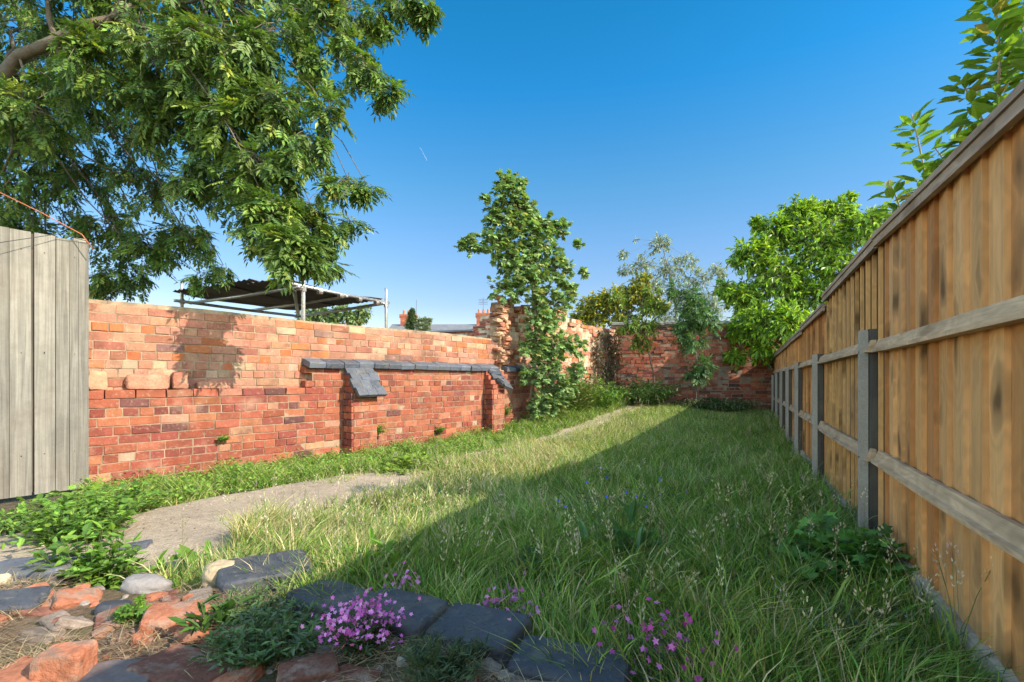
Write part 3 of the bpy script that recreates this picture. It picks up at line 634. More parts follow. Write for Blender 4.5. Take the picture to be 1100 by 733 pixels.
# large ash at upper left: the trunk stands left of the picture behind the gate
at_ = [(-6.9, 5.6, 0), (-6.8, 5.6, 1.5), (-6.5, 5.55, 2.8), P(2, 82, 5.4), P(22, 60, 5.2), P(60, 44, 5.1), P(85, 28, 5.1), P(120, 20, 5.2), P(165, -10, 5.3)]
cl = []
def C_(x, y, Y, r, n, dr=.25, rz=None): cl.append((P(x, y, Y), (r, r, rz or r), n, dr))
for (x, y, Y, r, n) in ((40, -40, 5.2, .75, 62), (30, 118, 5.2, .34, 26), (70, 95, 5.3, .30, 22), (100, 60, 4.9, .36, 30), (140, -30, 5.4, .8, 78), (240, -30, 5.2, .7, 70), (335, -45, 5.2, .5, 34), (25, 30, 6.1, .75, 62), (110, 45, 6.2, .8, 56),
                        (180, 55, 5.0, .62, 66), (245, 50, 4.8, .5, 60), (300, 40, 4.9, .42, 34), (60, 120, 6.4, .65, 36), (15, 120, 6.2, .62, 44), (195, 120, 5.2, .5, 52),
                        (255, 120, 4.8, .44, 52), (140, 135, 6.3, .5, 26), (300, 105, 4.7, .34, 30), (25, 190, 6.4, .62, 50), (90, 185, 6.6, .55, 30), (160, 195, 6.4, .5, 28),
                        (235, 180, 5.0, .36, 38), (285, 175, 4.6, .30, 34), (325, 150, 4.6, .24, 20), (355, 120, 4.7, .20, 12), (20, 250, 6.6, .5, 44), (115, 240, 6.6, .4, 28),
                        (160, 262, 6.5, .34, 28), (200, 250, 6.5, .32, 26), (130, 290, 6.6, .30, 24), (215, 292, 6.5, .15, 7), (100, 300, 6.7, .22, 14), (60, 280, 6.7, .4, 26), (290, 225, 4.45, .25, 44), (325, 215, 5.7, .28, 26),
                        (315, 262, 4.30, .19, 40), (352, 280, 5.9, .18, 12), (375, 195, 4.7, .15, 10), (395, 200, 4.8, .08, 4), (345, 245, 5.7, .26, 20), (378, 240, 5.9, .12, 7),
                        (395, 70, 4.9, .17, 12), (415, 95, 4.9, .10, 8), (375, 45, 5.0, .22, 11), (345, 70, 4.9, .2, 9), (408, 15, 5.1, .16, 10), (455, 5, 5.2, .13, 12), (430, -10, 5.2, .22, 10), (380, 10, 5.1, .25, 12), (345, 5, 5.1, .3, 14), (240, 285, 6.4, .12, 5), (285, 265, 5.8, .16, 8)):
    C_(x, y, Y, r * 1.08, int(n * .85), .45)
tree('ash_tree', 'large leafy ash tree overhanging the wall and gate at upper left', 'tree', at_, cl, dict(kind='pinnate', len=.175, wid=.36, per=11, pairs=4, spread=.75, hang=.35, lf=.42), G_ASH, bark=(.15, .12, .09), tr=.09, limbr=.32, wts=[.3, .32, .17, .18, .03])

# sycamore sapling against the wall
def base(x, y): return (x, y, float(gz(x, y)) - .03)
cl = []
sx = P(580, 450, 8.55)
for (x, y, r, n) in ((548, 205, .28, 34), (560, 225, .3, 30), (585, 240, .25, 24), (545, 275, .3, 26), (572, 300, .35, 30), (540, 235, .34, 46), (560, 245, .36, 52), (530, 262, .3, 34), (505, 264, .2, 20), (580, 262, .36, 48), (603, 245, .2, 16), (600, 290, .34, 44), (565, 290, .42, 60), (545, 310, .3, 26),
                     (590, 325, .38, 48), (610, 315, .22, 18), (580, 345, .36, 44), (600, 370, .28, 30), (618, 372, .22, 18), (575, 370, .26, 30), (590, 385, .26, 30), (572, 405, .24, 26), (598, 430, .26, 30), (578, 440, .2, 20), (590, 400, .28, 30), (605, 415, .26, 26), (585, 430, .22, 22), (620, 400, .2, 14), (521, 215, .08, 5), (622, 262, .08, 4), (626, 292, .08, 5), (568, 375, .2, 14), (495, 264, .07, 4), (540, 190, .10, 6), (560, 198, .1, 7)):
    Yd = 8.2 + (x - 560) * .004; C0 = P(x, y, Yd); cl.append((C0, (r * 1.12, r * .85, r * 1.15), int(n * 1.25), .08))
tree('sycamore_sapling', 'tall slim sycamore sapling growing against the ragged part of the left wall', 'tree', [base(.28, 8.45), P(573, 400, 8.35), P(576, 340, 8.3), P(568, 280, 8.25), P(555, 225, 8.2), P(548, 190, 8.2)], cl,
     dict(kind='maple', len=.085, wid=.95, per=10, spread=.9, hang=.3), [(.23, .36, .13), (.18, .30, .11), (.30, .42, .15), (.12, .21, .08), (.40, .41, .14)], bark=(.25, .17, .12), tr=.035, limbr=.4, wts=[.3, .3, .2, .12, .08])
# right-hand bushy tree over the back corner
cl = []
for (x, y, Y, r, n) in ((860, 232, 10.6, .5, 80), (835, 250, 10.6, .5, 84), (810, 275, 10.5, .55, 100), (900, 232, 10.6, .5, 70), (925, 245, 10.2, .5, 60), (880, 265, 10.2, .7, 130), (840, 300, 10.2, .72, 140), (800, 320, 10.4, .5, 96), (870, 320, 10.0, .6, 90),
                     (900, 290, 9.8, .6, 80), (820, 350, 10.2, .55, 110), (795, 350, 10.5, .35, 50), (845, 345, 9.9, .5, 80), (815, 240, 10.8, .2, 18), (820, 378, 10.2, .3, 36), (790, 385, 10.6, .25, 20), (910, 212, 10.6, .15, 9), (940, 240, 9.6, .5, 50), (870, 222, 10.6, .25, 22), (778, 310, 10.6, .25, 20), (850, 375, 9.9, .25, 20)):
    Y2 = Y + 1.5 if y < 345 else Y + .25; q = Y2 / Y; cl.append((P(x, y, Y2), (r * q, r * .9, r * q), int(n * 1.45), .12))
tree('elder_tree', 'dense bright green bushy tree in the far right corner above the fence', 'tree', [(7.0, 12.0, .2), (6.9, 11.9, 1.5), P(838, 350, 11.6), P(850, 300, 11.8), P(860, 250, 11.9)], cl,
     dict(kind='leaf', len=.15, wid=.42, per=10, spread=.7, hang=.3), [(.26, .43, .045), (.20, .36, .045), (.36, .52, .06), (.12, .22, .04)], bark=(.16, .13, .1), tr=.07, mats='leaf_gloss')
# cherry behind the near fence: upright shoots with long leaves all along them
ch_ = thing('cherry_tree', 'young cherry tree with long toothed leaves rising behind the near end of the fence', 'tree', loc=(2.75, 2.5, 0))
tb = MB(); lf = MB(); hub = A([2.62, 2.5, 1.25]); tube(tb, [(2.75, 2.5, 0), (2.7, 2.5, .7), hub], .03, .02, 8, (.3, .24, .2))
for (xa, ya, Ya, xb, yb, Yb, nl) in ((1000, 262, 2.75, 979, 122, 2.75, 34), (972, 262, 2.9, 955, 196, 2.9, 14), (1035, 232, 2.6, 1004, 158, 2.65, 22), (1078, 190, 2.35, 1072, 100, 2.35, 26), (1072, 100, 2.35, 1064, -20, 2.33, 34),
                                (1075, 190, 2.4, 1032, 88, 2.45, 24), (1070, 180, 2.5, 1020, 150, 2.55, 14), (1112, 150, 2.3, 1092, 10, 2.35, 30), (1120, 90, 2.2, 1108, -60, 2.2, 26), (1030, 262, 2.7, 1012, 200, 2.75, 14)):
    a = P(xa, ya, Ya); e = P(xb, yb, Yb); pl = polyc(a, e, 6, (.02, 0, .02)); tube(tb, polyc(hub, a, 5, (0, 0, .05)), .012, .008, 6, (.3, .24, .2)); tube(tb, pl, .008, .003, 6, (.34, .27, .2))
    nl = int(nl * 2.4); t = np.sort(rng.uniform(0, 1, nl)); pos = a + (e - a) * t[:, None]; an = np.arange(nl) * 2.4 + xa; ax = unit(e - a); r1 = unit(np.cross(ax, A([0, 1., 0]))); r2 = np.cross(ax, r1)
    D = np.cos(an)[:, None] * r1 + np.sin(an)[:, None] * r2 + ax * rng.uniform(-.15, .7, (nl, 1)) + rng.normal(0, .12, (nl, 3)); N_ = unit(Z3 * .9 + rdir(nl) * .35)
    L = rng.uniform(.10, .175, nl) * (1 - .35 * t); inst(lf, LEAF, pos + unit(D) * .018, D, N_, L, L * .46, colvar(nl, [(.16, .31, .045), (.12, .25, .04), (.22, .37, .05), (.10, .19, .05), (.3, .27, .08)], .15, [.3, .3, .2, .15, .05]))
part('trunk', tb, M['bark'], ch_, smooth=True); part('crown', lf, M['leaf_gloss'], ch_)
# two thin saplings in front of the back wall
cl = [(P(x, y, 10.6), (r * 1.1, r, r * .9), int(n * 1.8), .2) for (x, y, r, n) in ((690, 350, .36, 34), (672, 352, .22, 16), (700, 330, .3, 26), (688, 368, .26, 18), (665, 320, .2, 12), (700, 312, .22, 12))]
tree('sapling', 'thin leaning sapling with yellow green leaves before the far wall', 'tree', [base(3.12, 10.55), P(702, 402, 10.6), P(697, 380, 10.6), P(690, 350, 10.6), P(690, 320, 10.6)], cl,
     dict(kind='leaf', len=.10, wid=.45, per=8, spread=.8, hang=.3), [(.17, .27, .05), (.24, .29, .05), (.11, .19, .04)], bark=(.14, .1, .08), tr=.022)
cl = [(P(x, y, 10.3), (r * 1.1, r, r * .9), int(n * 1.4), .2) for (x, y, r, n) in ((745, 335, .34, 30), (735, 350, .26, 22), (758, 345, .26, 20), (745, 365, .28, 22), (740, 318, .22, 14), (755, 392, .22, 14), (748, 402, .2, 14), (728, 310, .2, 8))]
tree('sapling', 'dark green feathery sapling standing just left of the bushy corner tree', 'tree', [base(3.9, 10.35), P(748, 420, 10.3), P(748, 380, 10.3), P(744, 345, 10.3), P(740, 315, 10.3)], cl,
     dict(kind='pinnate', len=.17, wid=.34, per=7, pairs=4, lf=.4, spread=.8, hang=.35), [(.085, .18, .06), (.06, .14, .05), (.12, .23, .07)], bark=(.12, .1, .08), tr=.02)
# behind the back wall
cl = [(P(x, y, 14), (r * 1.15, r, r * .9), int(n * 1.7), .05) for (x, y, r, n) in ((640, 330, .5, 60), (660, 322, .5, 60), (680, 318, .55, 60), (625, 338, .3, 26), (700, 330, .5, 44), (690, 302, .3, 20), (640, 345, .4, 30), (670, 345, .5, 40))]
tree('shrub', 'yellow green laurel like shrub showing above the far left corner of the walls', 'shrub', [(2.8, 14, 0), P(665, 380, 14), P(668, 340, 14)], cl,
     dict(kind='leaf', len=.15, wid=.42, per=9, spread=.9, hang=.1), [(.34, .33, .04), (.20, .25, .04), (.42, .35, .06), (.12, .17, .04)], tr=.05, mats='leaf_gloss')
cl = [(P(x, y, 18), (r * 1.15, r * 1.15, r * 1.15), int(n * 2.2), .1) for (x, y, r, n) in ((710, 262, .4, 22), (690, 285, .5, 24), (722, 290, .6, 34), (672, 290, .3, 10), (750, 300, .5, 24), (772, 292, .4, 18), (735, 320, .7, 40), (700, 310, .6, 32), (765, 325, .6, 34), (715, 340, .6, 34), (780, 310, .3, 12), (684, 258, .06, 2), (740, 280, .3, 10), (670, 275, .2, 7))]
tree('willow_tree', 'airy silver leaved willow tree behind the far wall', 'tree', [(6.1, 18, 0), P(728, 380, 18), P(725, 320, 18), P(712, 265, 18)], cl,
     dict(kind='simple', len=.15, wid=.34, per=9, spread=.9, hang=.3), [(.32, .38, .30), (.25, .31, .24), (.42, .46, .38), (.18, .24, .16)], bark=(.2, .18, .15), tr=.06, limbr=.3)
# far trees behind the left wall
for (x0, x1, y0, Y, nm, lb, cs) in ((322, 395, 340, 22, 'tree', 'low pale green tree in the distance beneath the scaffold canopy', [(.22, .31, .12), (.18, .26, .10)]),
                                    (436, 449, 341, 34, 'conifer', 'small dark pointed conifer beside the left distant chimney', [(.08, .13, .06), (.11, .17, .07)]),
                                    (448, 462, 350, 30, 'bush', 'pale grey green bush far off by the distant chimney', [(.30, .35, .25), (.24, .29, .2)])):
    cl = []
    for k in range(9):
        x = x0 + (x1 - x0) * (k + .5) / 9; 
        if nm == 'conifer': x = (x0 + x1) / 2 + (k % 3 - 1) * 3 * (1 - k / 9); y = 352 - k * 2.2; r = .35 * (1 - k / 12)
        else: y = y0 + 6 * math.sin(k * 2.1) ; r = (x1 - x0) / F * Y / 7
        cl.append((P(x, y, Y), (r, r, r), 34, 0))
    X = ((x0 + x1) / 2 - 550) / F * Y
    tree(nm, lb, 'tree' if nm != 'bush' else 'bush', [(X, Y, 0), (X, Y, 1.5), P((x0 + x1) / 2, y0 + 6, Y)], cl, dict(kind='simple', len=.22, wid=.5, per=8, spread=1), cs, tr=.08)

# ------------------------------------------------------------------ grass and weeds
def wall_off(x, y): return (x - WO[0]) * wn[0] + (y - WO[1]) * wn[1]
def xoff(x, y): return x - (-7.0 + .8346 * y)
def fence_d(x, y): return (.70 + .478 * y) - x
def in_lawn(x, y):
    a, b = path_off(y); ye = np.interp(x, EDGE[:, 0], EDGE[:, 1])
    return (xoff(x, y) > b - .03 + .10 * nz(x, y, 4, 5)) & (fence_d(x, y) > .03) & (y > ye + .05) & (y < 11.2)
DRY = [(.50, .43, .22), (.44, .40, .17), (.60, .50, .30)]
GRN = [(.18, .33, .055), (.125, .255, .045), (.27, .41, .07), (.07, .15, .035), (.38, .45, .11)]
def scatter(n, ymin, ymax, test, pw=1.0):
    y = ymin + (ymax - ymin) * rng.uniform(0, 1, n) ** pw; x = rng.uniform(-3.2, 6.0, n) if ymax > 4 else rng.uniform(-2.2, 2.6, n)
    k = test(x, y); return x[k], y[k]
def make_grass(name, N, ymin, ymax, hs, w, lb, cat=None, dens=None, pw=1.2):
    x, y = scatter(N, ymin, ymax, in_lawn, pw); n = len(x)
    f = nz(x, y, 1.6, 3) * .5 + .5; f2 = nz(x, y, 4.5, 6)
    fdst = fence_d(x, y)
    h = hs * rng.uniform(.45, 1.15, n) * np.clip(.62 + .6 * f + .35 * nz(x, y, 9, 31), .3, 1.6) * np.where(fdst < .9, 1.1, 1.0) * (1 - .45 * smooth(8.0, 10.5, y))
    a = rng.uniform(0, 2 * math.pi, n); dirn = np.stack([np.cos(a), np.sin(a), np.zeros(n)], -1)
    wind = np.stack([nz(x, y, 1.3, 8), nz(x, y, 1.3, 9), np.zeros(n)], -1)
    lean = (dirn * rng.uniform(.15, .75, (n, 1)) + wind * .45) * h[:, None]
    sunny = smooth(2.1, 3.0, fdst + .25 * nz(x, y, 3, 1))            # more dry blades past the fence's shadow edge, painting the sunlit grass paler
    pd = np.clip(.17 + .22 * smooth(.1, .8, nz(x, y, 1.9, 41)) + .48 * sunny * (.4 + .6 * f) + .12 * f2, .03, .8)
    dry = rng.uniform(0, 1, n) < pd
    c = np.where(dry[:, None], colvar(n, DRY, .15), colvar(n, GRN, .2, [.26, .26, .22, .13, .13]))
    c = c * (1 + .22 * f2 + .14 * nz(x, y, 13, 17))[:, None]
    m = MB(); blades(m, np.stack([x, y, gz(x, y) - .01], -1), h, lean, w * rng.uniform(.6, 1.4, n), c)
    return tag(m.build(name, M['grass']), lb, 'grass', kind='stuff')
make_grass('grass', 230000, 2.8, 11.2, .20, .0052, 'long uneven meadow grass, part bleached, tinted paler where sunlit, filling the middle and far lawn', pw=1.35)
make_grass('grass', 110000, 1.0, 2.9, .24, .0050, 'deep green long grass in the shade close to the edging blocks', pw=1.0)
# broad blades and tussocks
x, y = scatter(5200, 1.05, 4.2, lambda x, y: in_lawn(x, y) & (nz(x, y, 5, 21) > .05), 1.2); n = len(x); m = MB(); a = rng.uniform(0, 6.28, n); h = rng.uniform(.16, .40, n) * np.where(fence_d(x, y) < 1.6, 1.0, .62)
blades(m, np.stack([x, y, gz(x, y) - .01], -1), h, np.stack([np.cos(a), np.sin(a), 0 * a], -1) * (h * rng.uniform(.15, .9, n))[:, None], rng.uniform(.007, .013, n), colvar(n, [(.16, .30, .06), (.11, .23, .05), (.24, .38, .08), (.30, .38, .12)], .15), segs=(0, .3, .6, .85))
tag(m.build('tall_grass', M['grass']), 'broad arching grass blades standing in tussocks over the near lawn', 'grass', kind='stuff')
# clover and small broadleaf herbs low in the lawn
x, y = scatter(60000, 1.05, 9.5, lambda x, y: in_lawn(x, y) & (nz(x, y, 2.7, 25) + .4 * nz(x, y, 9, 3) > .25), 1.4); n = len(x); m = MB()
inst(m, LEAF, np.stack([x, y, gz(x, y) + rng.uniform(.02, .15, n)], -1), rdir(n) * A([1, 1, .3]), unit(rdir(n) * .5 + Z3), rng.uniform(.018, .05, n), rng.uniform(.012, .026, n), colvar(n, [(.11, .24, .04), (.15, .30, .05), (.08, .17, .04)], .18))
tag(m.build('clover', M['grass']), 'patches of low broadleaf herbs among the lawn grass', 'clover', kind='stuff')
# short growth at the wall foot and on the path edge
def strip(n, test, x0, x1, y0, y1): 
    x = rng.uniform(x0, x1, n); y = rng.uniform(y0, y1, n); k = test(x, y); return x[k], y[k]
def wf(x, y):
    s = ((x - WO[0]) * wd[0] + (y - WO[1]) * wd[1]); a, b = path_off(y)
    lim = a + .10 + .14 * nz(x, y, 3, 2) + .08 * nz(x, y, 8, 3)
    return (wall_off(x, y) > .02) & (xoff(x, y) < lim) & (y < 11) & (s > -.1)
x, y = strip(420000, wf, -4.5, 3, 3.0, 11); n = len(x); m = MB()
h = .11 * rng.uniform(.4, 1.3, n) * np.clip(1 + .9 * nz(x, y, 4, 7) + .5 * nz(x, y, 11, 9), .25, 2.6) * (1 + .8 * smooth(7, 9, y)); a = rng.uniform(0, 6.28, n)
sel = rng.uniform(0, 1, n) < .6; 
blades(m, np.stack([x, y, gz(x, y) - .01], -1)[sel], h[sel], (np.stack([np.cos(a), np.sin(a), 0 * a], -1) * h[:, None] * .6)[sel], .005 * rng.uniform(.7, 1.4, sel.sum()), colvar(sel.sum(), GRN + DRY[:1], .2))
q = ~sel; k = q.sum(); p_ = np.stack([x, y, gz(x, y) + h * rng.uniform(.2, 1, n)], -1)[q]
inst(m, LEAFS, p_, rdir(k) * A([1, 1, .3]), unit(rdir(k) * .5 + Z3), rng.uniform(.02, .045, k), rng.uniform(.012, .028, k), colvar(k, [(.17, .32, .05), (.12, .24, .04), (.22, .36, .06)], .2))
tag(m.build('weeds', M['grass']), 'low ragged weeds and grass along the foot of the left wall', 'weeds', kind='stuff')
m = MB()
for k in range(2600):
    Y = 2.3 + 8 * random.random() ** 2.2; a, b = path_off(Y); X = -7.0 + .8346 * Y + float(a) + (float(b) - float(a)) * random.uniform(.02, .98); q = random.choice([.004, .005, .006, .008, .011])
    lump(m, (X, Y, float(gz(X, Y)) + .024 - q * .1), (q * random.uniform(.8, 1.6), q, q * .5), random.uniform(0, 3), 3, .12, k, A(random.choice([(.42, .33, .24), (.30, .22, .15), (.20, .15, .10), (.5, .42, .33), (.16, .12, .08)])), n=2)
tag(m.build('grit', M['stone']), 'grit and small pebbles strewn over the concrete path', 'grit', kind='stuff')
# sparse tufts on the path and straggle in the joints
def pf(x, y):
    a, b = path_off(y); t = (xoff(x, y) - a) / (b - a); return (t > 0) & (t < 1) & (nz(x, y, 3.2, 11) + .35 * nz(x, y, 11, 4) + 1.1 * smooth(4.1, 4.9, y) * (1 - .6 * smooth(5.3, 5.9, y)) + .45 * smooth(7, 9, y) > .60) & (y > 2.2)
x, y = strip(90000, pf, -3.6, 3, 2.2, 10.8); n = len(x); m = MB(); h = .09 * rng.uniform(.4, 1.3, n); a = rng.uniform(0, 6.28, n)
blades(m, np.stack([x, y, gz(x, y)], -1), h, np.stack([np.cos(a), np.sin(a), 0 * a], -1) * h[:, None] * .7, .0045 * rng.uniform(.7, 1.4, n), colvar(n, GRN + DRY, .2))
tag(m.build('weeds', M['grass']), 'sparse grass tufts breaking through the concrete path', 'weeds', kind='stuff')
# seed heads
def heads(N, y0, y1, hm, sz, lb, test=in_lawn, pw=1.0):
    x, y = scatter(N, y0, y1, test, pw); n = len(x); z = gz(x, y); h = hm * rng.uniform(.7, 1.3, n); a = rng.uniform(0, 6.28, n)
    ln = np.stack([np.cos(a), np.sin(a), 0 * a], -1) * (h * rng.uniform(.05, .35, n))[:, None]; m = MB()
    bs_ = np.stack([x, y, z], -1); t = np.linspace(0, 1, 5)[None, :, None]; pts = bs_[:, None] + ln[:, None] * t ** 2 + (Z3 * h[:, None])[:, None] * t
    cc = colvar(n, [(.30, .30, .13), (.40, .35, .2), (.2, .26, .08)], .12); tubes(m, pts, np.tile(A([[.0011, .0006]]) * sz, (n, 1)), 3, cc)
    tip = pts[:, -1]; td = unit(pts[:, -1] - pts[:, -2]); K = 16; u = rng.uniform(-1, .25, (n, K)); side = rdir(n * K).reshape(n, K, 3)
    wv = (.010 * sz * (1 - np.abs(u + .3)))[..., None]; pp = tip[:, None] + td[:, None] * (u * .045 * sz)[..., None] + side * wv
    inst(m, LEAFS, pp.reshape(-1, 3), (td[:, None] + side * .5).reshape(-1, 3), rdir(n * K), .009 * sz, .0035 * sz, np.repeat(colvar(n, [(.66, .58, .42), (.58, .52, .33), (.50, .45, .34), (.48, .37, .33)], .12), K, 0))
    return tag(m.build('seed_heads', M['grass']), lb, 'seed heads', kind='stuff')
heads(1500, 2.4, 10.5, .30, 1.1, 'pale grass seed heads scattered over the middle and far lawn', pw=1.3)
heads(230, 1.15, 2.7, .38, 1.5, 'tall pale grass seed heads standing in the shaded near grass')

# ------------------------------------------------------------------ edging blocks, bricks and stones in the foreground
BLUE = A([.055, .060, .072])
edging = [(285, 606, .18, .35, .23, .62, 'dark blue edging block, half sunlit, next to the cream stone'),
          (358, 638, .18, .31, .20, -.52, 'blue edging block in shade just right of the half sunlit block'),
          (428, 650, .18, .31, .21, -.50, 'blue edging block behind the big pink flower clump'),
          (512, 668, .175, .33, .20, -.55, 'wide blue edging block between the pink clump and the right end of the row'),
          (612, 708, .16, .33, .19, -.30, 'rightmost blue edging block, sunk in grass at the bottom'),
          (34, 606, .15, .36, .20, .12, 'long blue grey edging block at the left side beside the leafy weeds'),
          (10, 642, .17, .20, .15, .52, 'dark slate blue block at the left edge above the bricks')]
for k, (x, y, z, L, Wd, yaw, lb) in enumerate(edging):
    p = B(x, y, z); m = MB(); H = .09
    lump(m, (0, 0, -.125), (L, Wd, .13), yaw, 9, .012, k * 2.3, BLUE * [1, .95, 1, 1.05, .95, 1.9, 1.1][k], tilt=([.10, -.05, .03, .12, .02, .05, .12][k], [.05, .02, -.03, -.10, .03, -.04, .08][k]), n=14)
    o = m.build('edging_block', M['coping'], smooth=True); o.location = tuple(p); tag(o, lb, 'edging block', 'blue edging blocks around the bed')
ORG, RD = A([.40, .15, .085]), A([.24, .10, .072])
rub = [(70, 696, .225, .115, .09, .125, .22, 9, .022, ORG * 1.05, 'brick', 'bright orange broken brick standing in the rubble at lower left', 'brick'),
       (22, 724, .17, .16, .11, .07, -.45, 14, .022, ORG, 'brick', 'orange red brick in the bottom left corner', 'brick'),
       (52, 650, .14, .19, .11, .05, .15, 12, .025, RD * 1.15, 'brick', 'flat dusty red brick half buried below the slate blue block', 'brick'),
       (190, 655, .18, .19, .13, .09, .35, 12, .025, ORG * .95, 'brick', 'dusty red brick lying behind the weeds, half in shadow', 'brick'),
       (124, 722, .16, .26, .15, .06, .05, 3.2, .10, A([.16, .13, .125]), 'stone', 'flat dark grey stone at the bottom between the orange brick and the red slab', 'stone'),
       (196, 714, .15, .24, .17, .045, -.3, 10, .03, RD * .85, 'brick', 'flat wide red slab in shadow at the bottom', 'brick'),
       (157, 619, .17, .17, .12, .085, .0, 2.6, .08, A([.24, .215, .20]), 'stone', 'rounded pale grey stone among the leafy weeds', 'stone'),
       (238, 604, .20, .13, .11, .10, .4, 3.0, .09, A([.42, .32, .20]), 'stone', 'small cream coloured stone left of the half sunlit blue block', 'stone'),
       (122, 647, .155, .105, .09, .06, .5, 4, .08, BLUE * .9, 'stone', 'small dark slate lump in the middle of the rubble', 'stone'),
       (331, 715, .165, .155, .10, .07, .45, 14, .022, RD * .75, 'brick', 'dull red brick below the big pink flower clump', 'brick'),
       (380, 726, .15, .13, .09, .06, -.3, 12, .025, RD * .7, 'brick', 'dull red brick at the bottom right of its neighbour under the pink clump', 'brick'),
       (596, 738, .15, .2, .07, .05, .05, 4, .10, A([.24, .17, .13]), 'stone', 'brown crusty lump at the bottom edge beneath the rightmost blue block', 'stone'),
       (0, 618, .15, .07, .07, .05, .1, 3, .08, A([.50, .42, .30]), 'stone', 'cream stone at the very left edge against the long blue block', 'stone'),
       (100, 672, .13, .20, .11, .045, .6, 10, .03, RD * 1.1, 'brick', 'sunken red brick between the slate lump and the orange brick', 'brick'),
       (150, 690, .12, .16, .10, .045, -.1, 10, .03, RD * 1.0, 'brick', 'sunken red brick just right of the bright orange brick', 'brick'),
       (143, 584, .05, .16, .10, .05, .3, 10, .03, BLUE * 1.6, 'stone', 'small blue grey slab behind the tall leafy weeds', 'stone')]
for k, (x, y, z, L, Wd, H, yaw, kk, amp, c, nm, lb, cat) in enumerate(rub):
    p = B(x, y, z); m = MB(); lump(m, (0, 0, -H), (L, Wd, H), yaw, kk, amp, k * 1.7, c, tilt=(random.gauss(0, .08), random.gauss(0, .08)), n=12)
    o = m.build(nm, M['rubble'] if nm == 'brick' else M['stone'], smooth=(k not in (0, 1))); o.location = tuple(p); tag(o, lb, cat, 'rubble bricks and stones in the bed')
# gravel, crumbs and dead stems
m = MB()
for k in range(900):
    x = random.uniform(-2.3, 1.0); y = random.uniform(1.05, 2.5)
    if y > float(np.interp(x, EDGE[:, 0], EDGE[:, 1])) + (.45 if x < -1.1 else -.05): continue
    s = random.choice([.010, .014, .02, .03, .05]) ; lump(m, (x, y, float(gz(x, y)) - s * .2), (s * random.uniform(.8, 1.5), s, s * .6), random.uniform(0, 3), 3, .14, k, A(random.choice([RD, ORG, (.35, .3, .26), (.22, .18, .15), (.18, .11, .08)])) * random.uniform(.7, 1.1), n=3)
for k in range(38):
    x = random.uniform(-2.2, -.5); y = random.uniform(1.2, 2.05)
    if y > float(np.interp(x, EDGE[:, 0], EDGE[:, 1])) - .08: continue
    q = random.uniform(.05, .11); lump(m, (x, y, float(gz(x, y)) - q * .25), (q * 1.5, q, q * .5), random.uniform(0, 3), 7, .05, k + .5, A(random.choice([RD, ORG, RD, (.26, .2, .16)])) * random.uniform(.7, 1.15), tilt=(random.gauss(0, .25), random.gauss(0, .25)), n=6)
tag(m.build('gravel', M['rubble']), 'crumbled brick and small stones over the rubble bed', 'gravel', kind='stuff')
n = 16000; x = rng.uniform(-2.3, .2, n); y = rng.uniform(1.1, 2.5, n); ye = np.interp(x, EDGE[:, 0], EDGE[:, 1])
k = (y < ye + .5 * (x < -1.2)) & (nz(x, y, 4, 12) > -.15); x, y = x[k], y[k]; n = len(x); m = MB(); a = rng.uniform(0, 6.28, n); L = rng.uniform(.02, .13, n)
blades(m, np.stack([x, y, gz(x, y) + .012], -1), L * .22, np.stack([np.cos(a), np.sin(a), 0 * a], -1) * L[:, None], rng.uniform(.0015, .004, n), colvar(n, [(.40, .29, .17), (.50, .40, .24), (.25, .17, .11), (.33, .25, .14)], .15))
tag(m.build('dead_stems', M['grass']), 'dry brown roots and straw lying over the rubble', 'dead stems', kind='stuff')

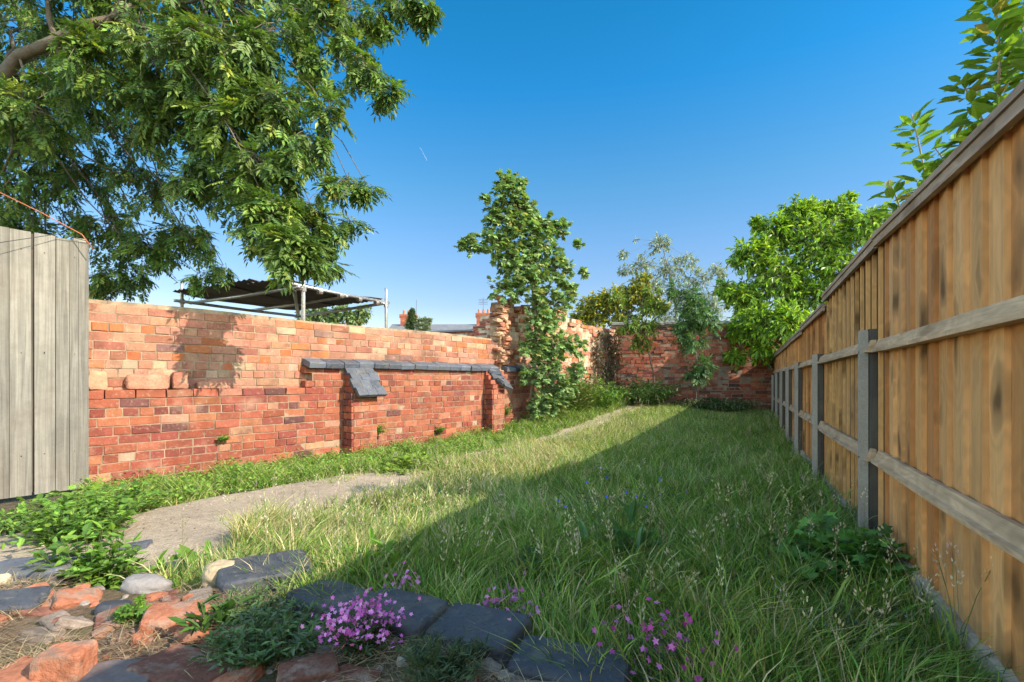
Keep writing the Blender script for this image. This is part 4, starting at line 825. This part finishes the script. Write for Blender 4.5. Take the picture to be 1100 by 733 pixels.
# ------------------------------------------------------------------ plants
def plant(name, label, cat, c, r, h, nst, per, tpl, L, wid, cols, group=None, flowers=None, up=.5, mats='leaf', w=None, stemc=(.12, .16, .05), spread=.9):
    """stems from a patch of ground with leaves up each; flowers = (n, colour list, size, petals)"""
    c = A(c, float); root = thing(name, label, cat, group, loc=tuple(c))
    a = rng.uniform(0, 6.28, nst); rr = r * np.sqrt(rng.uniform(0, 1, nst)); b0 = c + np.stack([np.cos(a) * rr * .55, np.sin(a) * rr * .55, 0 * a], -1)
    hh = h * rng.uniform(.55, 1.1, nst) * (1 - .35 * (rr / r) ** 2); out = np.stack([np.cos(a) * rr * .6, np.sin(a) * rr * .6, 0 * a], -1) + rng.normal(0, .12 * r, (nst, 3)) * A([1, 1, 0])
    t = np.linspace(0, 1, 5)[None, :, None]; pts = b0[:, None] + out[:, None] * t ** 1.5 + (Z3 * hh[:, None])[:, None] * t
    st = MB(); tubes(st, pts, np.tile(A([[.0022, .001]]), (nst, 1)), 4, A(stemc)); so_ = None
    lf = MB(); tt = rng.uniform(.1, 1, (nst, per)); idx = np.clip(tt * 4, 0, 3.999); i0 = idx.astype(int); fr = (idx - i0)[..., None]; ar = np.arange(nst)[:, None]
    pos = (pts[ar, i0] * (1 - fr) + pts[ar, i0 + 1] * fr).reshape(-1, 3); k = len(pos)
    D = rdir(k) * A([1, 1, .35]) * spread + Z3 * up * rng.uniform(0, 1, (k, 1)); N_ = unit(rdir(k) * .35 + Z3)
    ll = L * rng.uniform(.55, 1.2, k); inst(lf, tpl, pos, D, N_, ll, ll * wid, colvar(k, cols, .18, w))
    part('leaves', lf, M[mats], root); part('stems', st, M['grass'], root)
    if flowers:
        n, fc, fs, np_ = flowers; fl = MB(); ii = rng.integers(0, nst, n); tip = pts[ii, -1] + rng.normal(0, 1, (n, 3)) * A([r * .40, r * .34, h * .14]) + Z3 * h * .06
        fn_ = unit(Z3 * .8 + rng.normal(0, .5, (n, 3)) + A([0, -.5, 0])); ref = unit(np.cross(fn_, rdir(n))); oth = np.cross(fn_, ref); cc = colvar(n, fc, .14)
        for q in range(np_):
            an = q * 2 * math.pi / np_; d_ = ref * math.cos(an) + oth * math.sin(an); inst(fl, LEAFS, tip, d_ + fn_ * .15, fn_, fs * rng.uniform(.8, 1.15, n), fs * .62, cc)
        part('flowers', fl, M['petal'], root)
    return root
LG = [(.16, .31, .045), (.12, .25, .04), (.21, .36, .055), (.085, .18, .035)]
PINKF = [(.76, .20, .60), (.84, .34, .72), (.62, .12, .48)]
GREY = [(.07, .12, .045), (.09, .14, .06), (.05, .09, .04)]
def gb(x, y, z=0.0): p = B(x, y, z); p[2] = float(gz(p[0], p[1])) - .005; return p
plant('phlox', 'largest clump of bright pink flowers, in front of the blue edging blocks', 'flowers', gb(390, 700, .13), .085, .125, 110, 12, LEAFS, .026, .28, GREY, 'pink flowers in the bed', (330, PINKF, .0085, 5))
plant('phlox', 'small pink flower tuft just behind the edging block, above the largest pink clump', 'flowers', gb(432, 660, .04), .05, .18, 26, 8, LEAFS, .025, .3, GREY, 'pink flowers in the bed', (55, PINKF, .010, 5))
plant('phlox', 'pale mauve pink flower clump on the grass side of the wide blue block', 'flowers', gb(540, 690, .05), .10, .20, 60, 8, LEAFS, .025, .3, GREY, 'pink flowers in the bed', (110, [(.50, .16, .40), (.62, .28, .50), (.42, .12, .34)], .010, 5))
plant('phlox', 'magenta flower clump at the bottom edge, right of the last edging block', 'flowers', B(708, 742, .06), .11, .19, 70, 8, LEAFS, .025, .3, GREY, 'pink flowers in the bed', (95, [(.60, .08, .42), (.70, .2, .55)], .011, 5))
plant('dead_nettle', 'lush leafy green weed clump standing left of the pale grey stone', 'plant', gb(98, 618, .08), .17, .30, 80, 10, LEAF, .055, .62, LG, up=.3)
plant('bramble_seedlings', 'broad leaved weeds climbing at the foot of the grey gate and wall', 'plant', B(108, 560, 0.0), .34, .24, 110, 8, MAPLE, .060, .8, LG, up=.3)
plant('bramble_seedlings', 'low leafy weeds right beneath the grey board gate', 'plant', B(30, 568, 0.0), .26, .13, 70, 7, LEAF, .045, .6, LG)
plant('nettle', 'tall green nettle like weeds between the grey gate and the long blue block', 'plant', B(88, 582, 0.0), .30, .27, 120, 9, LEAF, .05, .6, LG, up=.3)
plant('bindweed', 'small bright green sprig with round leaves between slate lump and red brick', 'plant', gb(143, 668, .14), .05, .10, 12, 5, MAPLE, .035, .85, LG)
plant('forget_me_not', 'tiny pale blue flowered plant on the long blue grey block', 'plant', gb(35, 622, .12), .06, .06, 24, 8, LEAFS, .022, .4, LG, flowers=(16, [(.42, .5, .75)], .006, 5))
plant('comfrey', 'broad leaved dark green plant in the middle of the shaded lawn', 'plant', gb(675, 620), .20, .30, 30, 2, LEAF, .17, .34, [(.08, .20, .07), (.10, .24, .08), (.06, .16, .06)], up=.9, mats='leaf_gloss', spread=.7)
plant('dock', 'broad leaved dark plant just left of the comfrey in the lawn', 'plant', gb(575, 650), .14, .27, 60, 10, LEAFS, .05, .42, [(.05, .11, .03), (.07, .15, .035)], up=.4)
plant('cranesbill', 'dark leafy plant spreading at the foot of the first grey post', 'plant', gb(905, 640), .26, .33, 130, 9, MAPLE, .06, .85, [(.09, .24, .045), (.07, .19, .04), (.12, .28, .05)])
plant('cranesbill', 'low dark weeds with small mauve flowers by the near gravel board', 'plant', gb(930, 715), .2, .2, 80, 8, LEAFS, .04, .4, [(.06, .11, .035), (.05, .09, .04)], flowers=(14, [(.35, .25, .45)], .007, 5))
plant('yarrow', 'grey green feathery weeds in the bed between the bricks and the largest pink clump', 'plant', gb(290, 700, .13), .17, .13, 130, 12, LEAFS, .034, .30, [(.09, .18, .06), (.12, .22, .07), (.13, .18, .11)])
plant('yarrow', 'feathery grey green weeds just in front of the half sunlit blue block', 'plant', gb(275, 665, .13), .12, .11, 60, 10, LEAFS, .030, .28, [(.09, .17, .06), (.13, .21, .08)])
plant('cornflower', 'blue flowers on thin stems in the shaded lawn beyond the comfrey', 'flowers', gb(650, 575), .28, .33, 26, 4, LEAFS, .05, .15, GREY, None, (16, [(.06, .12, .62), (.10, .15, .7)], .013, 6))
plant('lavender', 'narrow leaved grey green plant at the bottom beside the rightmost blue block', 'plant', gb(650, 752, .10), .13, .11, 80, 14, LEAFS, .035, .16, [(.08, .13, .06), (.06, .11, .06), (.11, .16, .07)], up=.9)
plant('lavender', 'narrow leaved grey green plant in front of the wide blue block', 'plant', gb(470, 732, .13), .13, .085, 80, 14, LEAFS, .035, .17, [(.075, .12, .055), (.055, .10, .055), (.1, .14, .06)], up=.9)
plant('creeping_buttercup', 'bright yellow green leafy patch at the foot of the nearer buttress', 'plant', gb(440, 505), .42, .12, 170, 7, MAPLE, .05, .85, [(.16, .26, .03), (.12, .22, .03), (.2, .3, .04)])
plant('thistle', 'large lobed bright leaves sprouting behind the pale grey stone', 'plant', gb(190, 612, .05), .15, .14, 14, 3, LEAF, .12, .4, [(.13, .25, .04), (.10, .2, .035)], up=.6)
plant('plantain', 'clump of strappy leaves rising behind the half sunlit blue block', 'plant', gb(410, 640), .14, .2, 30, 3, LEAF, .14, .22, LG, up=1.1)
plant('dandelion', 'pale leafy clump in the sunlit grass beside the concrete path', 'plant', gb(440, 548), .22, .16, 60, 5, LEAFS, .07, .3, [(.12, .2, .05), (.15, .24, .05)], up=.6)
plant('dandelion', 'upright toothed leaves among rubble left of the shaded yarrow', 'plant', gb(228, 680, .13), .06, .12, 12, 4, LEAF, .075, .28, [(.06, .13, .03), (.08, .17, .035)], up=1.1)
for (s, z, sz, lb) in ((1.02, .33, .05, 'tiny green weed rooted high in the lower brickwork left of the nearer buttress'), (2.85, .25, .12, 'small leafy weed on the wall just right of the nearer buttress'), (3.9, .18, .10, 'small weed on the wall midway between the two buttresses'), (5.35, .35, .22, 'climbing weeds on the wall just right of the farther buttress')):
    p = WP(s, .04, z); plant('wall_weed', lb, 'plant', p, sz * .7, sz, int(22 * sz / .1) + 6, 5, LEAF, .045, .55, LG, 'weeds rooted in the brick wall')
# climbing growth and undergrowth at the far wall
for (x, y, Y, r, h, nst, lb, cs) in ((640, 432, 9.9, .6, .65, 240, 'leafy undergrowth on the far left wall past the sapling', LG), (612, 432, 9.2, .55, 1.0, 230, 'bushy yellow green growth behind the sapling on the wall', [(.13, .19, .04), (.09, .15, .03), (.18, .2, .05)]),
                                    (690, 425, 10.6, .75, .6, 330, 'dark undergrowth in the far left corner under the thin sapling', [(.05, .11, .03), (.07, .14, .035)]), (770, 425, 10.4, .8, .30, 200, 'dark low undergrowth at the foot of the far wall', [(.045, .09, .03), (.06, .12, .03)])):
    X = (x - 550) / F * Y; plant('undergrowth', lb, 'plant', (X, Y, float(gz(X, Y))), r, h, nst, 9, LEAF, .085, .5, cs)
iv = thing('ivy', 'withered brown and green creeper hanging on the far left corner of the walls', 'climber', loc=tuple(WP(8.9, .03, 0)))
n = 2600; s = rng.uniform(8.35, 9.5, n); zz = .4 + 1.65 * rng.uniform(0, 1, n) ** .8; k = nz(s * 3, zz * 1.2, 1.5, 2) > -.15; s, zz = s[k], zz[k]; n = len(s)
m = MB(); inst(m, LEAF, WO + wd * s[:, None] + wn * rng.uniform(-.02, .14, (n, 1)) + Z3 * zz[:, None], rdir(n) * .6 - Z3 * .7, unit(wn + rdir(n) * .6), rng.uniform(.04, .08, n), rng.uniform(.02, .05, n), colvar(n, [(.10, .06, .035), (.07, .10, .03), (.16, .10, .06), (.06, .04, .03)], .2)); part('leaves', m, M['leaf'], iv)
m = MB(); n = 40; s0 = rng.uniform(8.3, 9.5, n); t = np.linspace(0, 1, 6)[None, :, None]; p0 = WO + wd * s0[:, None] + wn * .03 + Z3 * .35; pts = p0[:, None] + (wd * rng.uniform(-.4, .4, (n, 1)))[:, None] * t + Z3 * t * rng.uniform(.8, 1.7, (n, 1, 1)) + rng.normal(0, .03, (n, 6, 3)) * A([1, 1, 0]); tubes(m, pts, np.tile(A([[.008, .003]]), (n, 1)), 5, A([.13, .08, .055])); part('stems', m, M['bark'], iv)

# vapour trail, very high
m = MB(); tube(m, [P(451, 158, 3000), P(459, 173, 3000)], 0.4, 0.7, 6, (.6, .6, .6)); tag(m.build('vapour_trail', M['petal']), 'tiny white vapour trail in the blue sky right of the ash tree', 'vapour trail')
